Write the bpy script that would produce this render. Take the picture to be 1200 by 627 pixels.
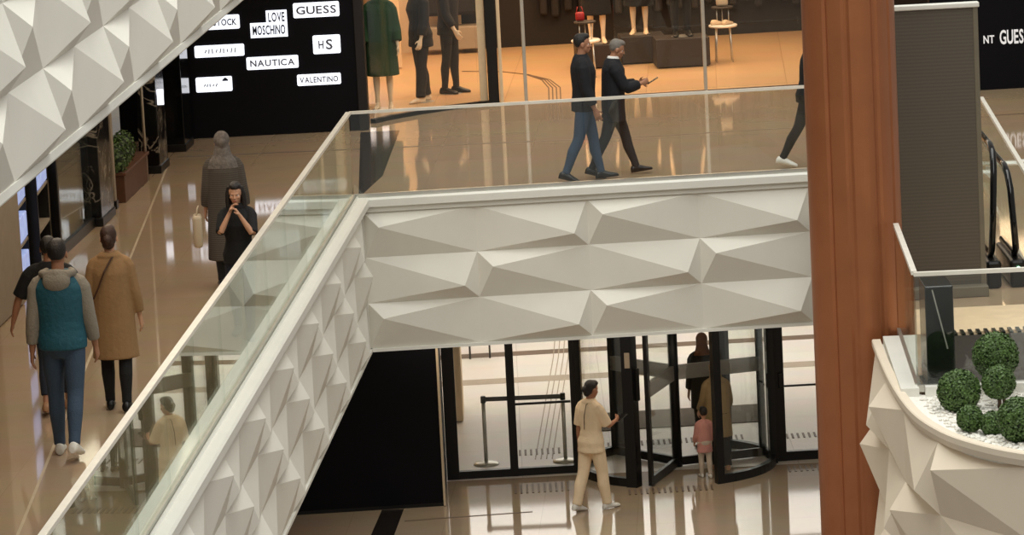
import bpy, bmesh, math, random
from mathutils import Vector, Matrix
R = math.radians
random.seed(7)
S = bpy.context.scene
COL = S.collection
for o in list(bpy.data.objects): bpy.data.objects.remove(o)

# ------------------------------------------------------------------ camera
F_PX, PITCH, ROLL, CAM_Z = 4805.33, R(9.385441), R(2.907421), 7.1247
fw = Vector((0, math.cos(PITCH), -math.sin(PITCH)))
rt = Vector((1, 0, 0)); up = rt.cross(fw)
r2 = rt * math.cos(ROLL) - up * math.sin(ROLL)
u2 = rt * math.sin(ROLL) + up * math.cos(ROLL)
cd = bpy.data.cameras.new('camera'); cam = bpy.data.objects.new('camera', cd); COL.objects.link(cam)
cd.sensor_width = 36; cd.lens = F_PX / 1200 * 36; cd.clip_end = 400
M = Matrix((r2, u2, -fw)).transposed().to_4x4(); M.translation = (0, 0, CAM_Z)
cam.matrix_world = M
S.camera = cam

# ------------------------------------------------------------------ world, lights, exposure
S.view_settings.view_transform = 'Standard'; S.view_settings.look = 'None'
S.view_settings.gamma = 1; S.view_settings.use_curve_mapping = False
S.view_settings.exposure = 0.0
S.cycles.transparent_max_bounces = 48
w = bpy.data.worlds.new('world'); S.world = w; w.use_nodes = True
w.node_tree.nodes['Background'].inputs[0].default_value = (1.0, .94, .86, 1)
w.node_tree.nodes['Background'].inputs[1].default_value = .30

def area(name, loc, size, power, color, rot=(0, 0, 0), spread=180):
    l = bpy.data.lights.new(name, 'AREA'); l.shape = 'RECTANGLE'; l.size, l.size_y = size
    l.energy = power; l.color = color; l.spread = R(spread)
    o = bpy.data.objects.new(name, l); COL.objects.link(o); o.location = loc; o.rotation_euler = rot
    return o
# daylight from the glazed roof over the atrium
area('skylight', (2.0, 30, 17), (16, 38), 6100, (.98, 1.0, .95))
# warm shop lighting, one panel above the sales floor
area('shop_ceiling_panel', (1.2, 60.8, 3.3), (7.5, 5.5), 540, (1.0, .66, .38))
# daylight and white lamps in the entrance lobby beyond the doors
area('lobby_ceiling_panel', (1.5, 60.4, -1.15), (10, 8), 500, (1.0, .94, .87))
# lamps below the bridge and above the gallery
area('bridge_underside_lamps', (1.0, 50.4, -1.88), (5.0, .5), 32, (1.0, .86, .68))
area('gallery_ceiling_lamps', (-3.9, 42, 3.5), (.8, 20), 190, (1.0, .84, .64))
area('bridge_fill_light', (1.5, 53.5, 5.0), (8, 2.5), 150, (1.0, .84, .62))  # unseen fill light added over the bridge to brighten its floor

# ------------------------------------------------------------------ materials
def lin(r, g, b):
    f = lambda c: (c / 255) / 12.92 if c <= 10 else (((c / 255) + .055) / 1.055) ** 2.4
    return (f(r), f(g), f(b), 1)

def mat(name, rgb, rough=.6, metal=0, var=.06, scale=6, bump=0, bscale=60, emit=0, spec=.5, coat=0):
    m = bpy.data.materials.new(name); m.use_nodes = True
    nt = m.node_tree; N = nt.nodes; L = nt.links; b = N['Principled BSDF']
    c = lin(*rgb)
    b.inputs['Roughness'].default_value = rough; b.inputs['Metallic'].default_value = metal
    b.inputs['Specular IOR Level'].default_value = spec
    b.inputs['Coat Weight'].default_value = coat
    tc = N.new('ShaderNodeTexCoord'); nz = N.new('ShaderNodeTexNoise')
    nz.inputs['Scale'].default_value = scale; nz.inputs['Detail'].default_value = 4
    L.new(tc.outputs['Object'], nz.inputs['Vector'])
    rp = N.new('ShaderNodeValToRGB')
    rp.color_ramp.elements[0].position = .3; rp.color_ramp.elements[1].position = .7
    rp.color_ramp.elements[0].color = tuple(x * (1 - var) for x in c[:3]) + (1,)
    rp.color_ramp.elements[1].color = tuple(min(1, x * (1 + var)) for x in c[:3]) + (1,)
    L.new(nz.outputs['Fac'], rp.inputs['Fac']); L.new(rp.outputs['Color'], b.inputs['Base Color'])
    if emit:
        L.new(rp.outputs['Color'], b.inputs['Emission Color']); b.inputs['Emission Strength'].default_value = emit
    if bump:
        n2 = N.new('ShaderNodeTexNoise'); n2.inputs['Scale'].default_value = bscale; n2.inputs['Detail'].default_value = 3
        L.new(tc.outputs['Object'], n2.inputs['Vector'])
        bp = N.new('ShaderNodeBump'); bp.inputs['Strength'].default_value = bump; bp.inputs['Distance'].default_value = .02
        L.new(n2.outputs['Fac'], bp.inputs['Height']); L.new(bp.outputs['Normal'], b.inputs['Normal'])
    return m

def tile_mat(name, a, bcol, grout, size, rough, rot=0, spec=.5):
    m = bpy.data.materials.new(name); m.use_nodes = True
    nt = m.node_tree; N = nt.nodes; L = nt.links; b = N['Principled BSDF']
    tc = N.new('ShaderNodeTexCoord'); mp = N.new('ShaderNodeMapping'); mp.inputs['Rotation'].default_value = (0, 0, rot)
    L.new(tc.outputs['Object'], mp.inputs['Vector'])
    br = N.new('ShaderNodeTexBrick'); br.offset = 0
    br.inputs['Scale'].default_value = 1; br.inputs['Brick Width'].default_value = size; br.inputs['Row Height'].default_value = size
    br.inputs['Mortar Size'].default_value = .006; br.inputs['Mortar Smooth'].default_value = .3
    br.inputs['Color1'].default_value = lin(*a); br.inputs['Color2'].default_value = lin(*bcol); br.inputs['Mortar'].default_value = lin(*grout)
    L.new(mp.outputs['Vector'], br.inputs['Vector'])
    nz = N.new('ShaderNodeTexNoise'); nz.inputs['Scale'].default_value = 1.6; nz.inputs['Detail'].default_value = 6
    L.new(tc.outputs['Object'], nz.inputs['Vector'])
    mx = N.new('ShaderNodeMix'); mx.data_type = 'RGBA'; mx.blend_type = 'MULTIPLY'; mx.inputs[0].default_value = .22
    L.new(br.outputs['Color'], mx.inputs[6]); L.new(nz.outputs['Color'], mx.inputs[7])
    L.new(mx.outputs[2], b.inputs['Base Color'])
    b.inputs['Roughness'].default_value = rough; b.inputs['Specular IOR Level'].default_value = spec
    return m

def glass_mat(name, tint, ior=1.5, rough=0.0):
    m = bpy.data.materials.new(name); m.use_nodes = True
    nt = m.node_tree; N = nt.nodes; L = nt.links; N.remove(N['Principled BSDF'])
    fr = N.new('ShaderNodeFresnel'); ge = N.new('ShaderNodeNewGeometry'); mr = N.new('ShaderNodeMapRange')
    mr.inputs['To Min'].default_value = ior; mr.inputs['To Max'].default_value = 1 / ior      # same air-to-glass reflectance on either face of the pane
    L.new(ge.outputs['Backfacing'], mr.inputs['Value']); L.new(mr.outputs['Result'], fr.inputs['IOR'])
    tr = N.new('ShaderNodeBsdfTransparent'); tr.inputs['Color'].default_value = tint + (1,)
    gl = N.new('ShaderNodeBsdfGlossy'); gl.inputs['Roughness'].default_value = rough; gl.inputs['Color'].default_value = (.95, 1, .98, 1)
    mx = N.new('ShaderNodeMixShader')
    L.new(fr.outputs[0], mx.inputs[0]); L.new(tr.outputs[0], mx.inputs[1]); L.new(gl.outputs[0], mx.inputs[2])
    L.new(mx.outputs[0], N['Material Output'].inputs[0])
    return m

def frosted_mat(name, rgb, mixf):
    m = bpy.data.materials.new(name); m.use_nodes = True
    nt = m.node_tree; N = nt.nodes; L = nt.links; b = N['Principled BSDF']
    b.inputs['Base Color'].default_value = lin(*rgb); b.inputs['Roughness'].default_value = .6
    nz = N.new('ShaderNodeTexNoise'); nz.inputs['Scale'].default_value = 30
    tr = N.new('ShaderNodeBsdfTransparent'); mx = N.new('ShaderNodeMixShader'); mx.inputs[0].default_value = mixf
    L.new(tr.outputs[0], mx.inputs[1]); L.new(b.outputs[0], mx.inputs[2]); L.new(mx.outputs[0], N['Material Output'].inputs[0])
    return m

def marble_mat(name, base, vein):
    m = mat(name, base, .15, 0, .2, 3)
    nt = m.node_tree; N = nt.nodes; L = nt.links; b = N['Principled BSDF']
    tc = N.new('ShaderNodeTexCoord'); wv = N.new('ShaderNodeTexNoise'); wv.inputs['Scale'].default_value = 1.6; wv.inputs['Detail'].default_value = 8; wv.inputs['Distortion'].default_value = 2
    L.new(tc.outputs['Object'], wv.inputs['Vector'])
    rp = N.new('ShaderNodeValToRGB'); e = rp.color_ramp.elements
    e[0].position = .47; e[0].color = lin(*base); e[1].position = .53; e[1].color = lin(*base)
    k = rp.color_ramp.elements.new(.5); k.color = lin(*vein)
    L.new(wv.outputs['Fac'], rp.inputs['Fac']); L.new(rp.outputs['Color'], b.inputs['Base Color'])
    return m

def stripes_mat(name, a, bcol, freq, axis='Z', rough=.9):
    m = mat(name, a, rough)
    nt = m.node_tree; N = nt.nodes; L = nt.links; b = N['Principled BSDF']
    tc = N.new('ShaderNodeTexCoord'); wv = N.new('ShaderNodeTexWave'); wv.bands_direction = axis
    wv.inputs['Scale'].default_value = freq; wv.inputs['Distortion'].default_value = .6; wv.inputs['Detail'].default_value = 2
    L.new(tc.outputs['Object'], wv.inputs['Vector'])
    rp = N.new('ShaderNodeValToRGB'); rp.color_ramp.elements[0].color = lin(*a); rp.color_ramp.elements[1].color = lin(*bcol)
    L.new(wv.outputs['Fac'], rp.inputs['Fac']); L.new(rp.outputs['Color'], b.inputs['Base Color'])
    return m

MT = dict(
    warm_lit_clad=mat('warm_lit_cladding', (228, 214, 194), .55, 0, .02, 3),  # white planter cladding with the local warm light put into its colour
    white=mat('white_cladding', (226, 222, 212), .55, 0, .02, 3),
    trim=mat('white_trim', (228, 226, 218), .45, 0, .02, 3),
    floor1=tile_mat('polished_beige_tile', (188, 163, 134), (184, 158, 129), (180, 155, 126), 1.2, .05, R(3)),
    floor0=tile_mat('polished_ground_tile', (178, 158, 134), (174, 154, 130), (166, 146, 122), 1.2, .045, R(3)),
    lobby=tile_mat('lobby_stone', (226, 218, 208), (220, 212, 202), (190, 180, 170), 1.2, .35),
    shopfloor=tile_mat('shop_oak_tile', (214, 176, 132), (206, 168, 124), (180, 140, 100), 1.0, .3, R(3)),
    inlay=mat('dark_stone_inlay', (38, 32, 28), .12),
    brown_inlay=mat('brown_stone_inlay', (104, 86, 70), .5, spec=.2),
    brass=mat('brass_strip', (208, 188, 158), .25, 0),
    black=mat('black_hoarding', (6, 6, 12), .5, 0, .1, 2, spec=.15),
    blackmetal=mat('black_metal', (14, 13, 13), .35, .2),
    blackgloss=mat('black_gloss', (12, 14, 15), .1),
    steel=mat('brushed_steel', (200, 198, 190), .35, .8),
    rail=mat('pale_handrail', (230, 224, 212), .4, .1),
    copper=mat('copper_cladding', (170, 106, 68), .36, .5, .06, 3),
    glass=glass_mat('clear_glass', (.985, .995, .99), 1.5),
    greenglass=glass_mat('green_glass', (.88, .925, .90), 1.7),
    doorglass=glass_mat('door_glass', (.98, .99, .985), 1.45),
    shopglass=glass_mat('shop_glass', (.985, .985, .98), 1.4),
    frost=frosted_mat('frosted_band', (150, 146, 138), .75),
    marble=marble_mat('black_marble', (16, 15, 15), (150, 140, 125)),
    cream=mat('cream_plaster', (222, 196, 160), .7),
    greywall=mat('warm_grey_wall', (150, 136, 118), .6),
    dark=mat('dark_brown_wall', (22, 15, 12), .7),
    darkplinth=mat('dark_plinth', (40, 30, 23), .55),
    whitetop=mat('white_lacquer', (238, 230, 216), .35),
    lit=mat('lit_sign_face', (238, 243, 255), .4, emit=1.25, var=.01),
    litshelf=mat('lit_shelf_screen', (165, 185, 240), .4, emit=.55, var=.15, scale=9),
    lampdisc=mat('lamp_face', (255, 240, 214), .4, emit=9, var=.0),
    ink=mat('sign_ink', (30, 40, 62), .6), greyink=mat('pale_sign_ink', (96, 98, 108), .6), paleink=mat('faint_sign_ink', (150, 160, 166), .6),
    whiteink=mat('white_letters', (225, 225, 228), .5, emit=.35),
    wood=mat('brown_wood', (92, 56, 34), .5, 0, .15, 9),
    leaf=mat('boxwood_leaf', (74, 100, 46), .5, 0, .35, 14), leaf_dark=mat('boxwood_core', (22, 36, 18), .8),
    bark=mat('bark', (86, 68, 50), .8, bump=.4),
    gravel=mat('white_gravel', (232, 228, 220), .8, var=.1, scale=40),
    screen=stripes_mat('grey_mesh_panel', (84, 76, 66), (92, 84, 73), 9, 'Z', .5),
    screen_side=mat('grey_panel_side', (112, 104, 88), .5),
    rib=stripes_mat('ribbed_plate', (40, 36, 32), (92, 84, 72), 7, 'X', .4),
    mat_brown=mat('entrance_mat', (88, 79, 68), .95, bump=.3),
    green_led=mat('green_lamp', (170, 255, 200), .4, emit=3),
    skin=mat('skin', (198, 150, 120), .55, var=.04), skin_dark=mat('skin_tan', (170, 120, 92), .55, var=.04),
    manikin=mat('mannequin_plastic', (236, 208, 172), .35),
    hair=mat('dark_hair', (26, 19, 16), .5, bump=.5, bscale=90), hair_brown=mat('brown_hair', (60, 36, 24), .5, bump=.5, bscale=90),
    hair_grey=mat('grey_hair', (120, 112, 104), .5, bump=.4, bscale=90),
    eye=mat('eye_white', (232, 228, 222), .2), iris=mat('iris', (36, 24, 18), .2), lip=mat('lips', (160, 90, 80), .5),
    teal=mat('teal_quilt', (30, 88, 106), .7, bump=.5, bscale=26), hoodgrey=mat('grey_fleece', (146, 138, 126), .9, bump=.4),
    jeans=mat('blue_denim', (58, 76, 98), .85, bump=.3), jeans_dark=mat('dark_denim', (34, 40, 54), .85, bump=.3),
    blackcloth=mat('black_cloth', (14, 13, 15), .85, bump=.3), navy=mat('dark_navy_wool', (20, 20, 26), .85, bump=.3),
    charcoal=mat('charcoal_trousers', (42, 42, 44), .85, bump=.3),
    camel=mat('camel_coat', (150, 116, 78), .85, bump=.3, bscale=30), strap=mat('brown_leather', (70, 42, 26), .5),
    abaya=stripes_mat('striped_grey_coat', (70, 63, 57), (92, 84, 75), 14, 'Z'), hijab=mat('grey_scarf', (112, 104, 98), .9, var=.3, scale=30, bump=.4),
    bag=mat('cream_bag', (196, 178, 152), .6), creamcloth=mat('cream_cotton', (236, 212, 178), .85, bump=.3),
    olive=mat('tan_olive_coat', (160, 136, 96), .85, bump=.3), rust=mat('rust_scarf', (128, 76, 40), .85, bump=.4),
    pink=mat('pink_coat', (206, 146, 136), .85, bump=.3), legging=mat('pale_leggings', (206, 190, 172), .85),
    shoe_white=mat('white_shoe', (226, 222, 214), .5), shoe_black=mat('black_shoe', (16, 14, 14), .35), shoe_tan=mat('tan_shoe', (170, 126, 92), .5),
    greencoat=mat('green_wool', (24, 58, 26), .85, bump=.3), brownsuit=mat('dark_brown_suit', (22, 17, 14), .8, bump=.3),
    shirt=mat('white_shirt', (228, 226, 222), .8), phone=mat('phone_black', (12, 12, 14), .2), red=mat('red_leather', (150, 26, 28), .5),
)

# ------------------------------------------------------------------ mesh helpers
class MB:
    def __init__(s): s.v = []; s.f = []
    def add(s, vs, fs):
        n = len(s.v); s.v += [Vector(v) for v in vs]; s.f += [tuple(i + n for i in f) for f in fs]; return s
    def box(s, c, d, rz=0, bev=0):
        x, y, z = (k / 2 for k in d); cs, sn = math.cos(rz), math.sin(rz)
        if bev <= 0:
            vs = [(a * x, b * y, e * z) for e in (-1, 1) for a, b in ((-1, -1), (1, -1), (1, 1), (-1, 1))]
            fs = [(3, 2, 1, 0), (4, 5, 6, 7), (0, 1, 5, 4), (1, 2, 6, 5), (2, 3, 7, 6), (3, 0, 4, 7)]
        else:
            bm = bmesh.new(); bmesh.ops.create_cube(bm, size=1)
            for q in bm.verts: q.co = Vector((q.co.x * d[0], q.co.y * d[1], q.co.z * d[2]))
            bmesh.ops.bevel(bm, geom=bm.edges[:], offset=bev, segments=2, affect='EDGES', profile=.5)
            bm.verts.index_update(); vs = [tuple(q.co) for q in bm.verts]; fs = [tuple(q.index for q in f.verts) for f in bm.faces]; bm.free()
        return s.add([(c[0] + a * cs - b * sn, c[1] + a * sn + b * cs, c[2] + e) for a, b, e in vs], fs)
    def bar(s, a, b, wd, ht):                # box along a->b, width horizontal, height vertical
        a, b = Vector(a), Vector(b); d = (b - a).normalized()
        side = d.cross(Vector((0, 0, 1))); side = side.normalized() if side.length > 1e-6 else Vector((1, 0, 0))
        u = side.cross(d).normalized()
        vs = [p + side * (i * wd / 2) + u * (j * ht / 2) for p in (a, b) for i, j in ((-1, -1), (1, -1), (1, 1), (-1, 1))]
        return s.add(vs, [(3, 2, 1, 0), (4, 5, 6, 7), (0, 1, 5, 4), (1, 2, 6, 5), (2, 3, 7, 6), (3, 0, 4, 7)])
    def prism(s, poly, z0, z1):
        n = len(poly); vs = [(x, y, z0) for x, y in poly] + [(x, y, z1) for x, y in poly]
        return s.add(vs, [tuple(range(n))[::-1], tuple(range(n, 2 * n))] + [(i, (i + 1) % n, n + (i + 1) % n, n + i) for i in range(n)])
    def rings(s, rings):
        n = len(rings[0]); vs = [v for r in rings for v in r]; fs = []
        for k in range(len(rings) - 1):
            for i in range(n): fs.append((k * n + i, k * n + (i + 1) % n, (k + 1) * n + (i + 1) % n, (k + 1) * n + i))
        fs.append(tuple(range(n))[::-1]); fs.append(tuple(range((len(rings) - 1) * n, len(rings) * n)))
        return s.add(vs, fs)
    def tube(s, pts, rad, seg=12, side=None, flat=1.0):
        pts = [Vector(q) for q in pts]; rs = rad if isinstance(rad, (list, tuple)) else [rad] * len(pts)
        ref = Vector(side) if side else None; rr = []
        for i, q in enumerate(pts):
            d = (pts[min(i + 1, len(pts) - 1)] - pts[max(i - 1, 0)]).normalized()
            if ref is None or abs(ref.normalized().dot(d)) > .98: ref = Vector((1, 0, 0)) if abs(d.x) < .9 else Vector((0, 1, 0))
            a = (ref - d * ref.dot(d)).normalized(); b = d.cross(a); ref = a
            rr.append([q + a * (rs[i] * math.cos(t)) + b * (rs[i] * flat * math.sin(t)) for t in (2 * math.pi * k / seg for k in range(seg))])
        return s.rings(rr)
    def ball(s, c, r, seg=14, rot=None):
        r = r if isinstance(r, (list, tuple)) else (r, r, r); c = Vector(c); rr = []
        for j in range(1, seg // 2 + 1):
            t = math.pi * (j / (seg // 2 + 1)) - math.pi / 2; ring = []
            for k in range(seg):
                p = 2 * math.pi * k / seg
                v = Vector((r[0] * math.cos(t) * math.cos(p), r[1] * math.cos(t) * math.sin(p), r[2] * math.sin(t)))
                ring.append(c + (rot @ v if rot else v))
            rr.append(ring)
        return s.rings(rr)
    def lathe(s, c, prof, seg=24):
        return s.rings([[(c[0] + r * math.cos(2 * math.pi * k / seg), c[1] + r * math.sin(2 * math.pi * k / seg), c[2] + z) for k in range(seg)] for r, z in prof])
    def build(s, name, m, parent=None, smooth=False, kind=None, fix=True, label=None):
        me = bpy.data.meshes.new(name)
        off = parent['_o'] if parent is not None and '_o' in parent else (0, 0, 0)
        off = Vector(off)
        me.from_pydata([tuple(v - off) for v in s.v], [], s.f); me.update()
        if fix:
            bm = bmesh.new(); bm.from_mesh(me); bmesh.ops.recalc_face_normals(bm, faces=bm.faces[:]); bm.to_mesh(me); bm.free()
        if smooth:
            for p in me.polygons: p.use_smooth = True
        me.materials.append(MT[m] if isinstance(m, str) else m)
        o = bpy.data.objects.new(name, me); COL.objects.link(o)
        if parent is not None: o.parent = parent
        if kind: o['kind'] = kind
        if label: o['label'] = label
        return o

def tag(o, label, cat, group=None, kind=None):
    o['label'] = label; o['category'] = cat
    if group: o['group'] = group
    if kind: o['kind'] = kind
    return o
def thing(name, loc, label, cat, group=None, rz=0):
    o = bpy.data.objects.new(name, None); o.empty_display_size = .1; COL.objects.link(o)
    o.location = loc; o.rotation_euler = (0, 0, rz)
    if rz == 0: o['_o'] = tuple(loc)
    return tag(o, label, cat, group)
def struct(name, mb, m, parent=None, smooth=False): return mb.build(name, m, parent, smooth, kind='structure')

def lettering(txt, width, height, loc, m, parent, rz=0):
    """one mesh per character, laid out on a line centred at loc"""
    items = []; x = 0
    for ch in txt:
        if ch == ' ': x += .35; continue
        cu = bpy.data.curves.new('letter', 'FONT'); cu.body = ch; cu.extrude = .003; cu.offset = .022; cu.resolution_u = 3
        o = bpy.data.objects.new('letter', cu); COL.objects.link(o)
        dg = bpy.context.evaluated_depsgraph_get(); dg.update()
        me = bpy.data.meshes.new_from_object(o.evaluated_get(dg)); bpy.data.objects.remove(o)
        xs = [v.co.x for v in me.vertices]; wd = max(xs) - min(xs); items.append((me, min(xs), x, wd)); x += wd + .09
    total = x - .09; allz = [v.co.y for me, *_ in items for v in me.vertices]; y0, y1 = min(allz), max(allz)
    off = Vector(loc) - Vector(parent['_o']) if '_o' in parent else Vector(loc)
    for me, x0, xx, wd in items:
        for v in me.vertices:
            px = (v.co.x - x0 + xx - total / 2) * width / total; pz = (v.co.y - (y0 + y1) / 2) * height / (y1 - y0)
            c, sn = math.cos(rz), math.sin(rz); v.co = (px * c + v.co.z * sn, px * sn - v.co.z * c, pz)
        me.materials.clear(); me.materials.append(MT[m]); me.name = 'letter'
        o = bpy.data.objects.new('letter', me); COL.objects.link(o); o.parent = parent; o.location = off

# ------------------------------------------------------------------ plan of the place
GZ = -4.28
def wx(y): return -1.86 - .0621 * (48.6 - y)          # edge of the left gallery
def by(x): return 48.77 + .0552 * x                   # front edge of the bridge
def lx(y): return -5.26 + .078 * (y - 42.7)           # shop fronts along the gallery
WN = Vector((1, -.0621, 0)).normalized()              # outward normals
BN = Vector((.0552, -1, 0)).normalized()

# floors
fl = MB().prism([(wx(18), 18), (-1.86, by(-1.86)), (3.76, by(3.76)), (3.76, 38.15), (3.63, 38.0), (3.5, 35.32), (10, 35.3), (10, 57.9), (.3, 57.4), (-.35, 57.15), (-1.2, 56.5), (-1.8, 55.8), (-1.8, 58), (-9, 58), (-9, 18)], -.25, 0)
struct('floor', fl, 'floor1')
struct('floor', MB().prism([(-6, 36), (10, 36), (10, 52.2), (-6, 52.2)], GZ - .2, GZ), 'floor0')
struct('floor', MB().prism([(-6, 52.2), (10, 52.2), (10, 66), (-6, 66)], GZ - .2, GZ - .001), 'lobby')
struct('floor', MB().prism([(-1.8, 55.8), (-1.2, 56.5), (-.35, 57.15), (.3, 57.4), (8, 57.8), (8, 65), (-4, 65), (-4, 58), (-1.8, 58)], -.25, 0), 'shopfloor')
# slab bodies below the upper floors, kept inside the cladding
struct('ceiling', MB().prism([(-1.7, by(-1.7) + .06), (9.9, by(9.9) + .06), (9.9, 57), (-1.7, 57)], -1.80, -.26), 'trim')
struct('ceiling', MB().prism([(wx(18) - .1, 18), (-1.95, 48.8), (-1.95, 52), (-9, 52), (-9, 18)], -1.80, -.26), 'trim')
struct('ceiling', MB().prism([(-6, 57.1), (10, 57.1), (10, 65), (-6, 65)], -.9, -.26), 'trim')
# inlays
struct('trim_1', MB().prism([(-1.80, by(-1.8) + .12), (-1.55, 50.6), (-1.42, 54.9), (-1.95, 54.9)], 0, .003), 'inlay')
struct('trim_2', MB().prism([(-4.3, 53.3), (2, 53.0), (9, 53.5), (9, 53.58), (2, 53.08), (-4.3, 53.38)], 0, .002), 'brown_inlay')
struct('trim_3', MB().prism([(-4.40, 53), (-4.375, 53), (-3.905, 28), (-3.93, 28)], 0, .002), 'brass')
struct('trim_4', MB().prism([(-1.98, 48.3), (-1.68, 48.3), (-1.52, 50.7), (-1.80, 50.7)], GZ, GZ + .003), 'inlay')
struct('trim_5', MB().prism([(-1.5, 50.0), (.1, 50.15), (.1, 50.2), (-1.5, 50.05)], GZ, GZ + .002), 'brown_inlay')
struct('trim_6', MB().prism([(-4, 58.6), (8, 58.9), (8, 59.3), (-4, 59.0)], GZ, GZ + .002), 'greywall')
struct('trim_7', MB().prism([(-4, 60.7), (8, 61.1), (8, 61.45), (-4, 61.05)], GZ, GZ + .002), 'brown_inlay')

# guiding strips set in the floors
def strips(name, lines, wd, z, m, label, cat):
    mb = MB()
    for pl in lines:
        for a, b in zip(pl, pl[1:]): mb.bar((a[0], a[1], z), (b[0], b[1], z), wd, .006)
    return tag(mb.build(name, m), label, cat)
def arc(off):
    return [(.62 + off, 55.0), (.64 + off, 57.3), (.66 + off, 58.8), (.58 + off * .7, 59.8), (.35 + off * .2, 60.6), (0, 61.1 + off * .2), (-.6, 61.4 + off * .2)]
strips('guiding_strip', [arc(k * .055) for k in range(4)], 0.018, .002, 'brown_inlay', 'four curved dark guiding lines running into the orange lit shop floor', 'guiding strip')
strips('guiding_strip', [[(.18 + k * .075, 53.3), (.55 + k * .075, 60.5), (.62 + k * .075, 62.5)] for k in range(4)], .014, GZ + .002, 'greywall', 'thin straight guiding lines on the bright lobby floor beyond the left door', 'guiding strip')
def dashes(label, x0, x1, y0, ln, z):
    mb = MB(); n = int((x1 - x0) / .075)
    for i in range(n):
        x = x0 + i * .075; mb.box((x, y0 + .0552 * (x - x0), z + .003), (.028, ln, .006))
    return tag(mb.build('tactile_strip', 'brown_inlay'), label, 'tactile strip')
dashes('row of short dark tactile bars behind the left glass door', -.02, .72, 53.75, .35, GZ)
dashes('row of tactile bars seen through the back of the revolving door', .95, 3.1, 53.95, .3, GZ)
dashes('row of tactile bars behind the right side glass', 3.5, 4.6, 53.95, .3, GZ)
dashes('tactile bars in the polished floor before the left glass door', -.1, .65, 51.5, .5, GZ)
dashes('tactile bars in the polished floor before the revolving door', 1.35, 2.55, 51.0, .3, GZ)
dashes('tactile bars in the polished floor before the right side glass', 3.45, 4.6, 51.9, .35, GZ)

# ------------------------------------------------------------------ faceted cladding
def facets(path, rows, z_top, row_h, depth, phase, back=.05):
    """path: list of (point, outward normal) at the cell borders"""
    mb = MB(); n = len(path) - 1
    for r in range(rows):
        zt, zb = z_top - r * row_h, z_top - (r + 1) * row_h
        for i in range(n):
            (p0, n0), (p1, n1) = path[i], path[i + 1]
            A = (i + r + phase) % 2 == 0
            u, v = (.13, .31) if A else (.87, .69)
            ap = p0.lerp(p1, u) + n0.lerp(n1, u).normalized() * depth
            mb.add([(p0.x, p0.y, zt), (p1.x, p1.y, zt), (p1.x, p1.y, zb), (p0.x, p0.y, zb), (ap.x, ap.y, zt + (zb - zt) * v)],
                   [(0, 1, 4), (1, 2, 4), (2, 3, 4), (3, 0, 4)])
    zb = z_top - rows * row_h
    for i in range(n):
        q = [p - nn * back for p, nn in path[i:i + 2]]
        p0, p1 = path[i][0], path[i + 1][0]
        mb.add([(p0.x, p0.y, z_top), (p1.x, p1.y, z_top), (q[1].x, q[1].y, z_top), (q[0].x, q[0].y, z_top),
                (p0.x, p0.y, zb), (p1.x, p1.y, zb), (q[1].x, q[1].y, zb), (q[0].x, q[0].y, zb)],
               [(0, 1, 2, 3), (4, 5, 6, 7), (3, 2, 6, 7)])
    return mb
def strip(path, prof):
    """sweep a closed profile [(out, z)...] along path [(p, n)...]"""
    mb = MB(); mb.rings([[(p.x + nn.x * o, p.y + nn.y * o, z) for o, z in prof] for p, nn in path]); return mb

bpath = []
for i in range(9):
    x = -1.755 + 1.345 * i; bpath.append((Vector((x, by(x), 0)) + BN * .02, BN))
t = thing('bridge_parapet', (-1.75, 48.67, -1.85), 'white faceted parapet across the front of the bridge above the revolving door', 'parapet')
MB().box((-1.80, 48.575, -1.0), (.10, .20, 1.69)).build('corner_edge', 'white', t)
facets(bpath, 3, -.155, .556, .15, 0).build('faceted_cladding', 'white', t, fix=False)
bp2 = [(Vector((-1.8, by(-1.8), 0)), BN), (Vector((9.0, by(9.0), 0)), BN)]
strip(bp2, [(.03, .02), (.09, .02), (.11, -.0), (.11, -.085), (.03, -.085)]).build('cap', 'trim', t)
strip(bp2, [(-.04, -.085), (.06, -.085), (.06, -.155), (-.04, -.155)]).build('recess_strip', 'trim', t)
strip(bp2, [(-.04, -1.823), (.05, -1.823), (.05, -1.86), (-.04, -1.86)]).build('lower_edge', 'trim', t)

wpath = []
for i in range(24):
    y = 48.45 - 1.225 * i; wpath.append((Vector((wx(y), y, 0)) + WN * .10, WN))
t = thing('gallery_parapet', (wx(33), 33, -1.85), 'white faceted parapet of the left gallery running diagonally towards the viewer', 'parapet')
facets(wpath, 3, -.155, .556, .12, 1).build('faceted_cladding', 'white', t, fix=False)
wp2 = [(Vector((wx(y), y, 0)), WN) for y in (48.7, 18.2)]
strip(wp2, [(.03, .03), (.05, .045), (.065, .02), (.08, .025), (.17, .02), (.19, -.0), (.19, -.085), (.03, -.085)]).build('cap', 'trim', t)
strip(wp2, [(.0, -.085), (.14, -.085), (.14, -.155), (.0, -.155)]).build('recess_strip', 'trim', t)
strip(wp2, [(.0, -1.823), (.13, -1.823), (.13, -1.86), (.0, -1.86)]).build('lower_edge', 'trim', t)

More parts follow.
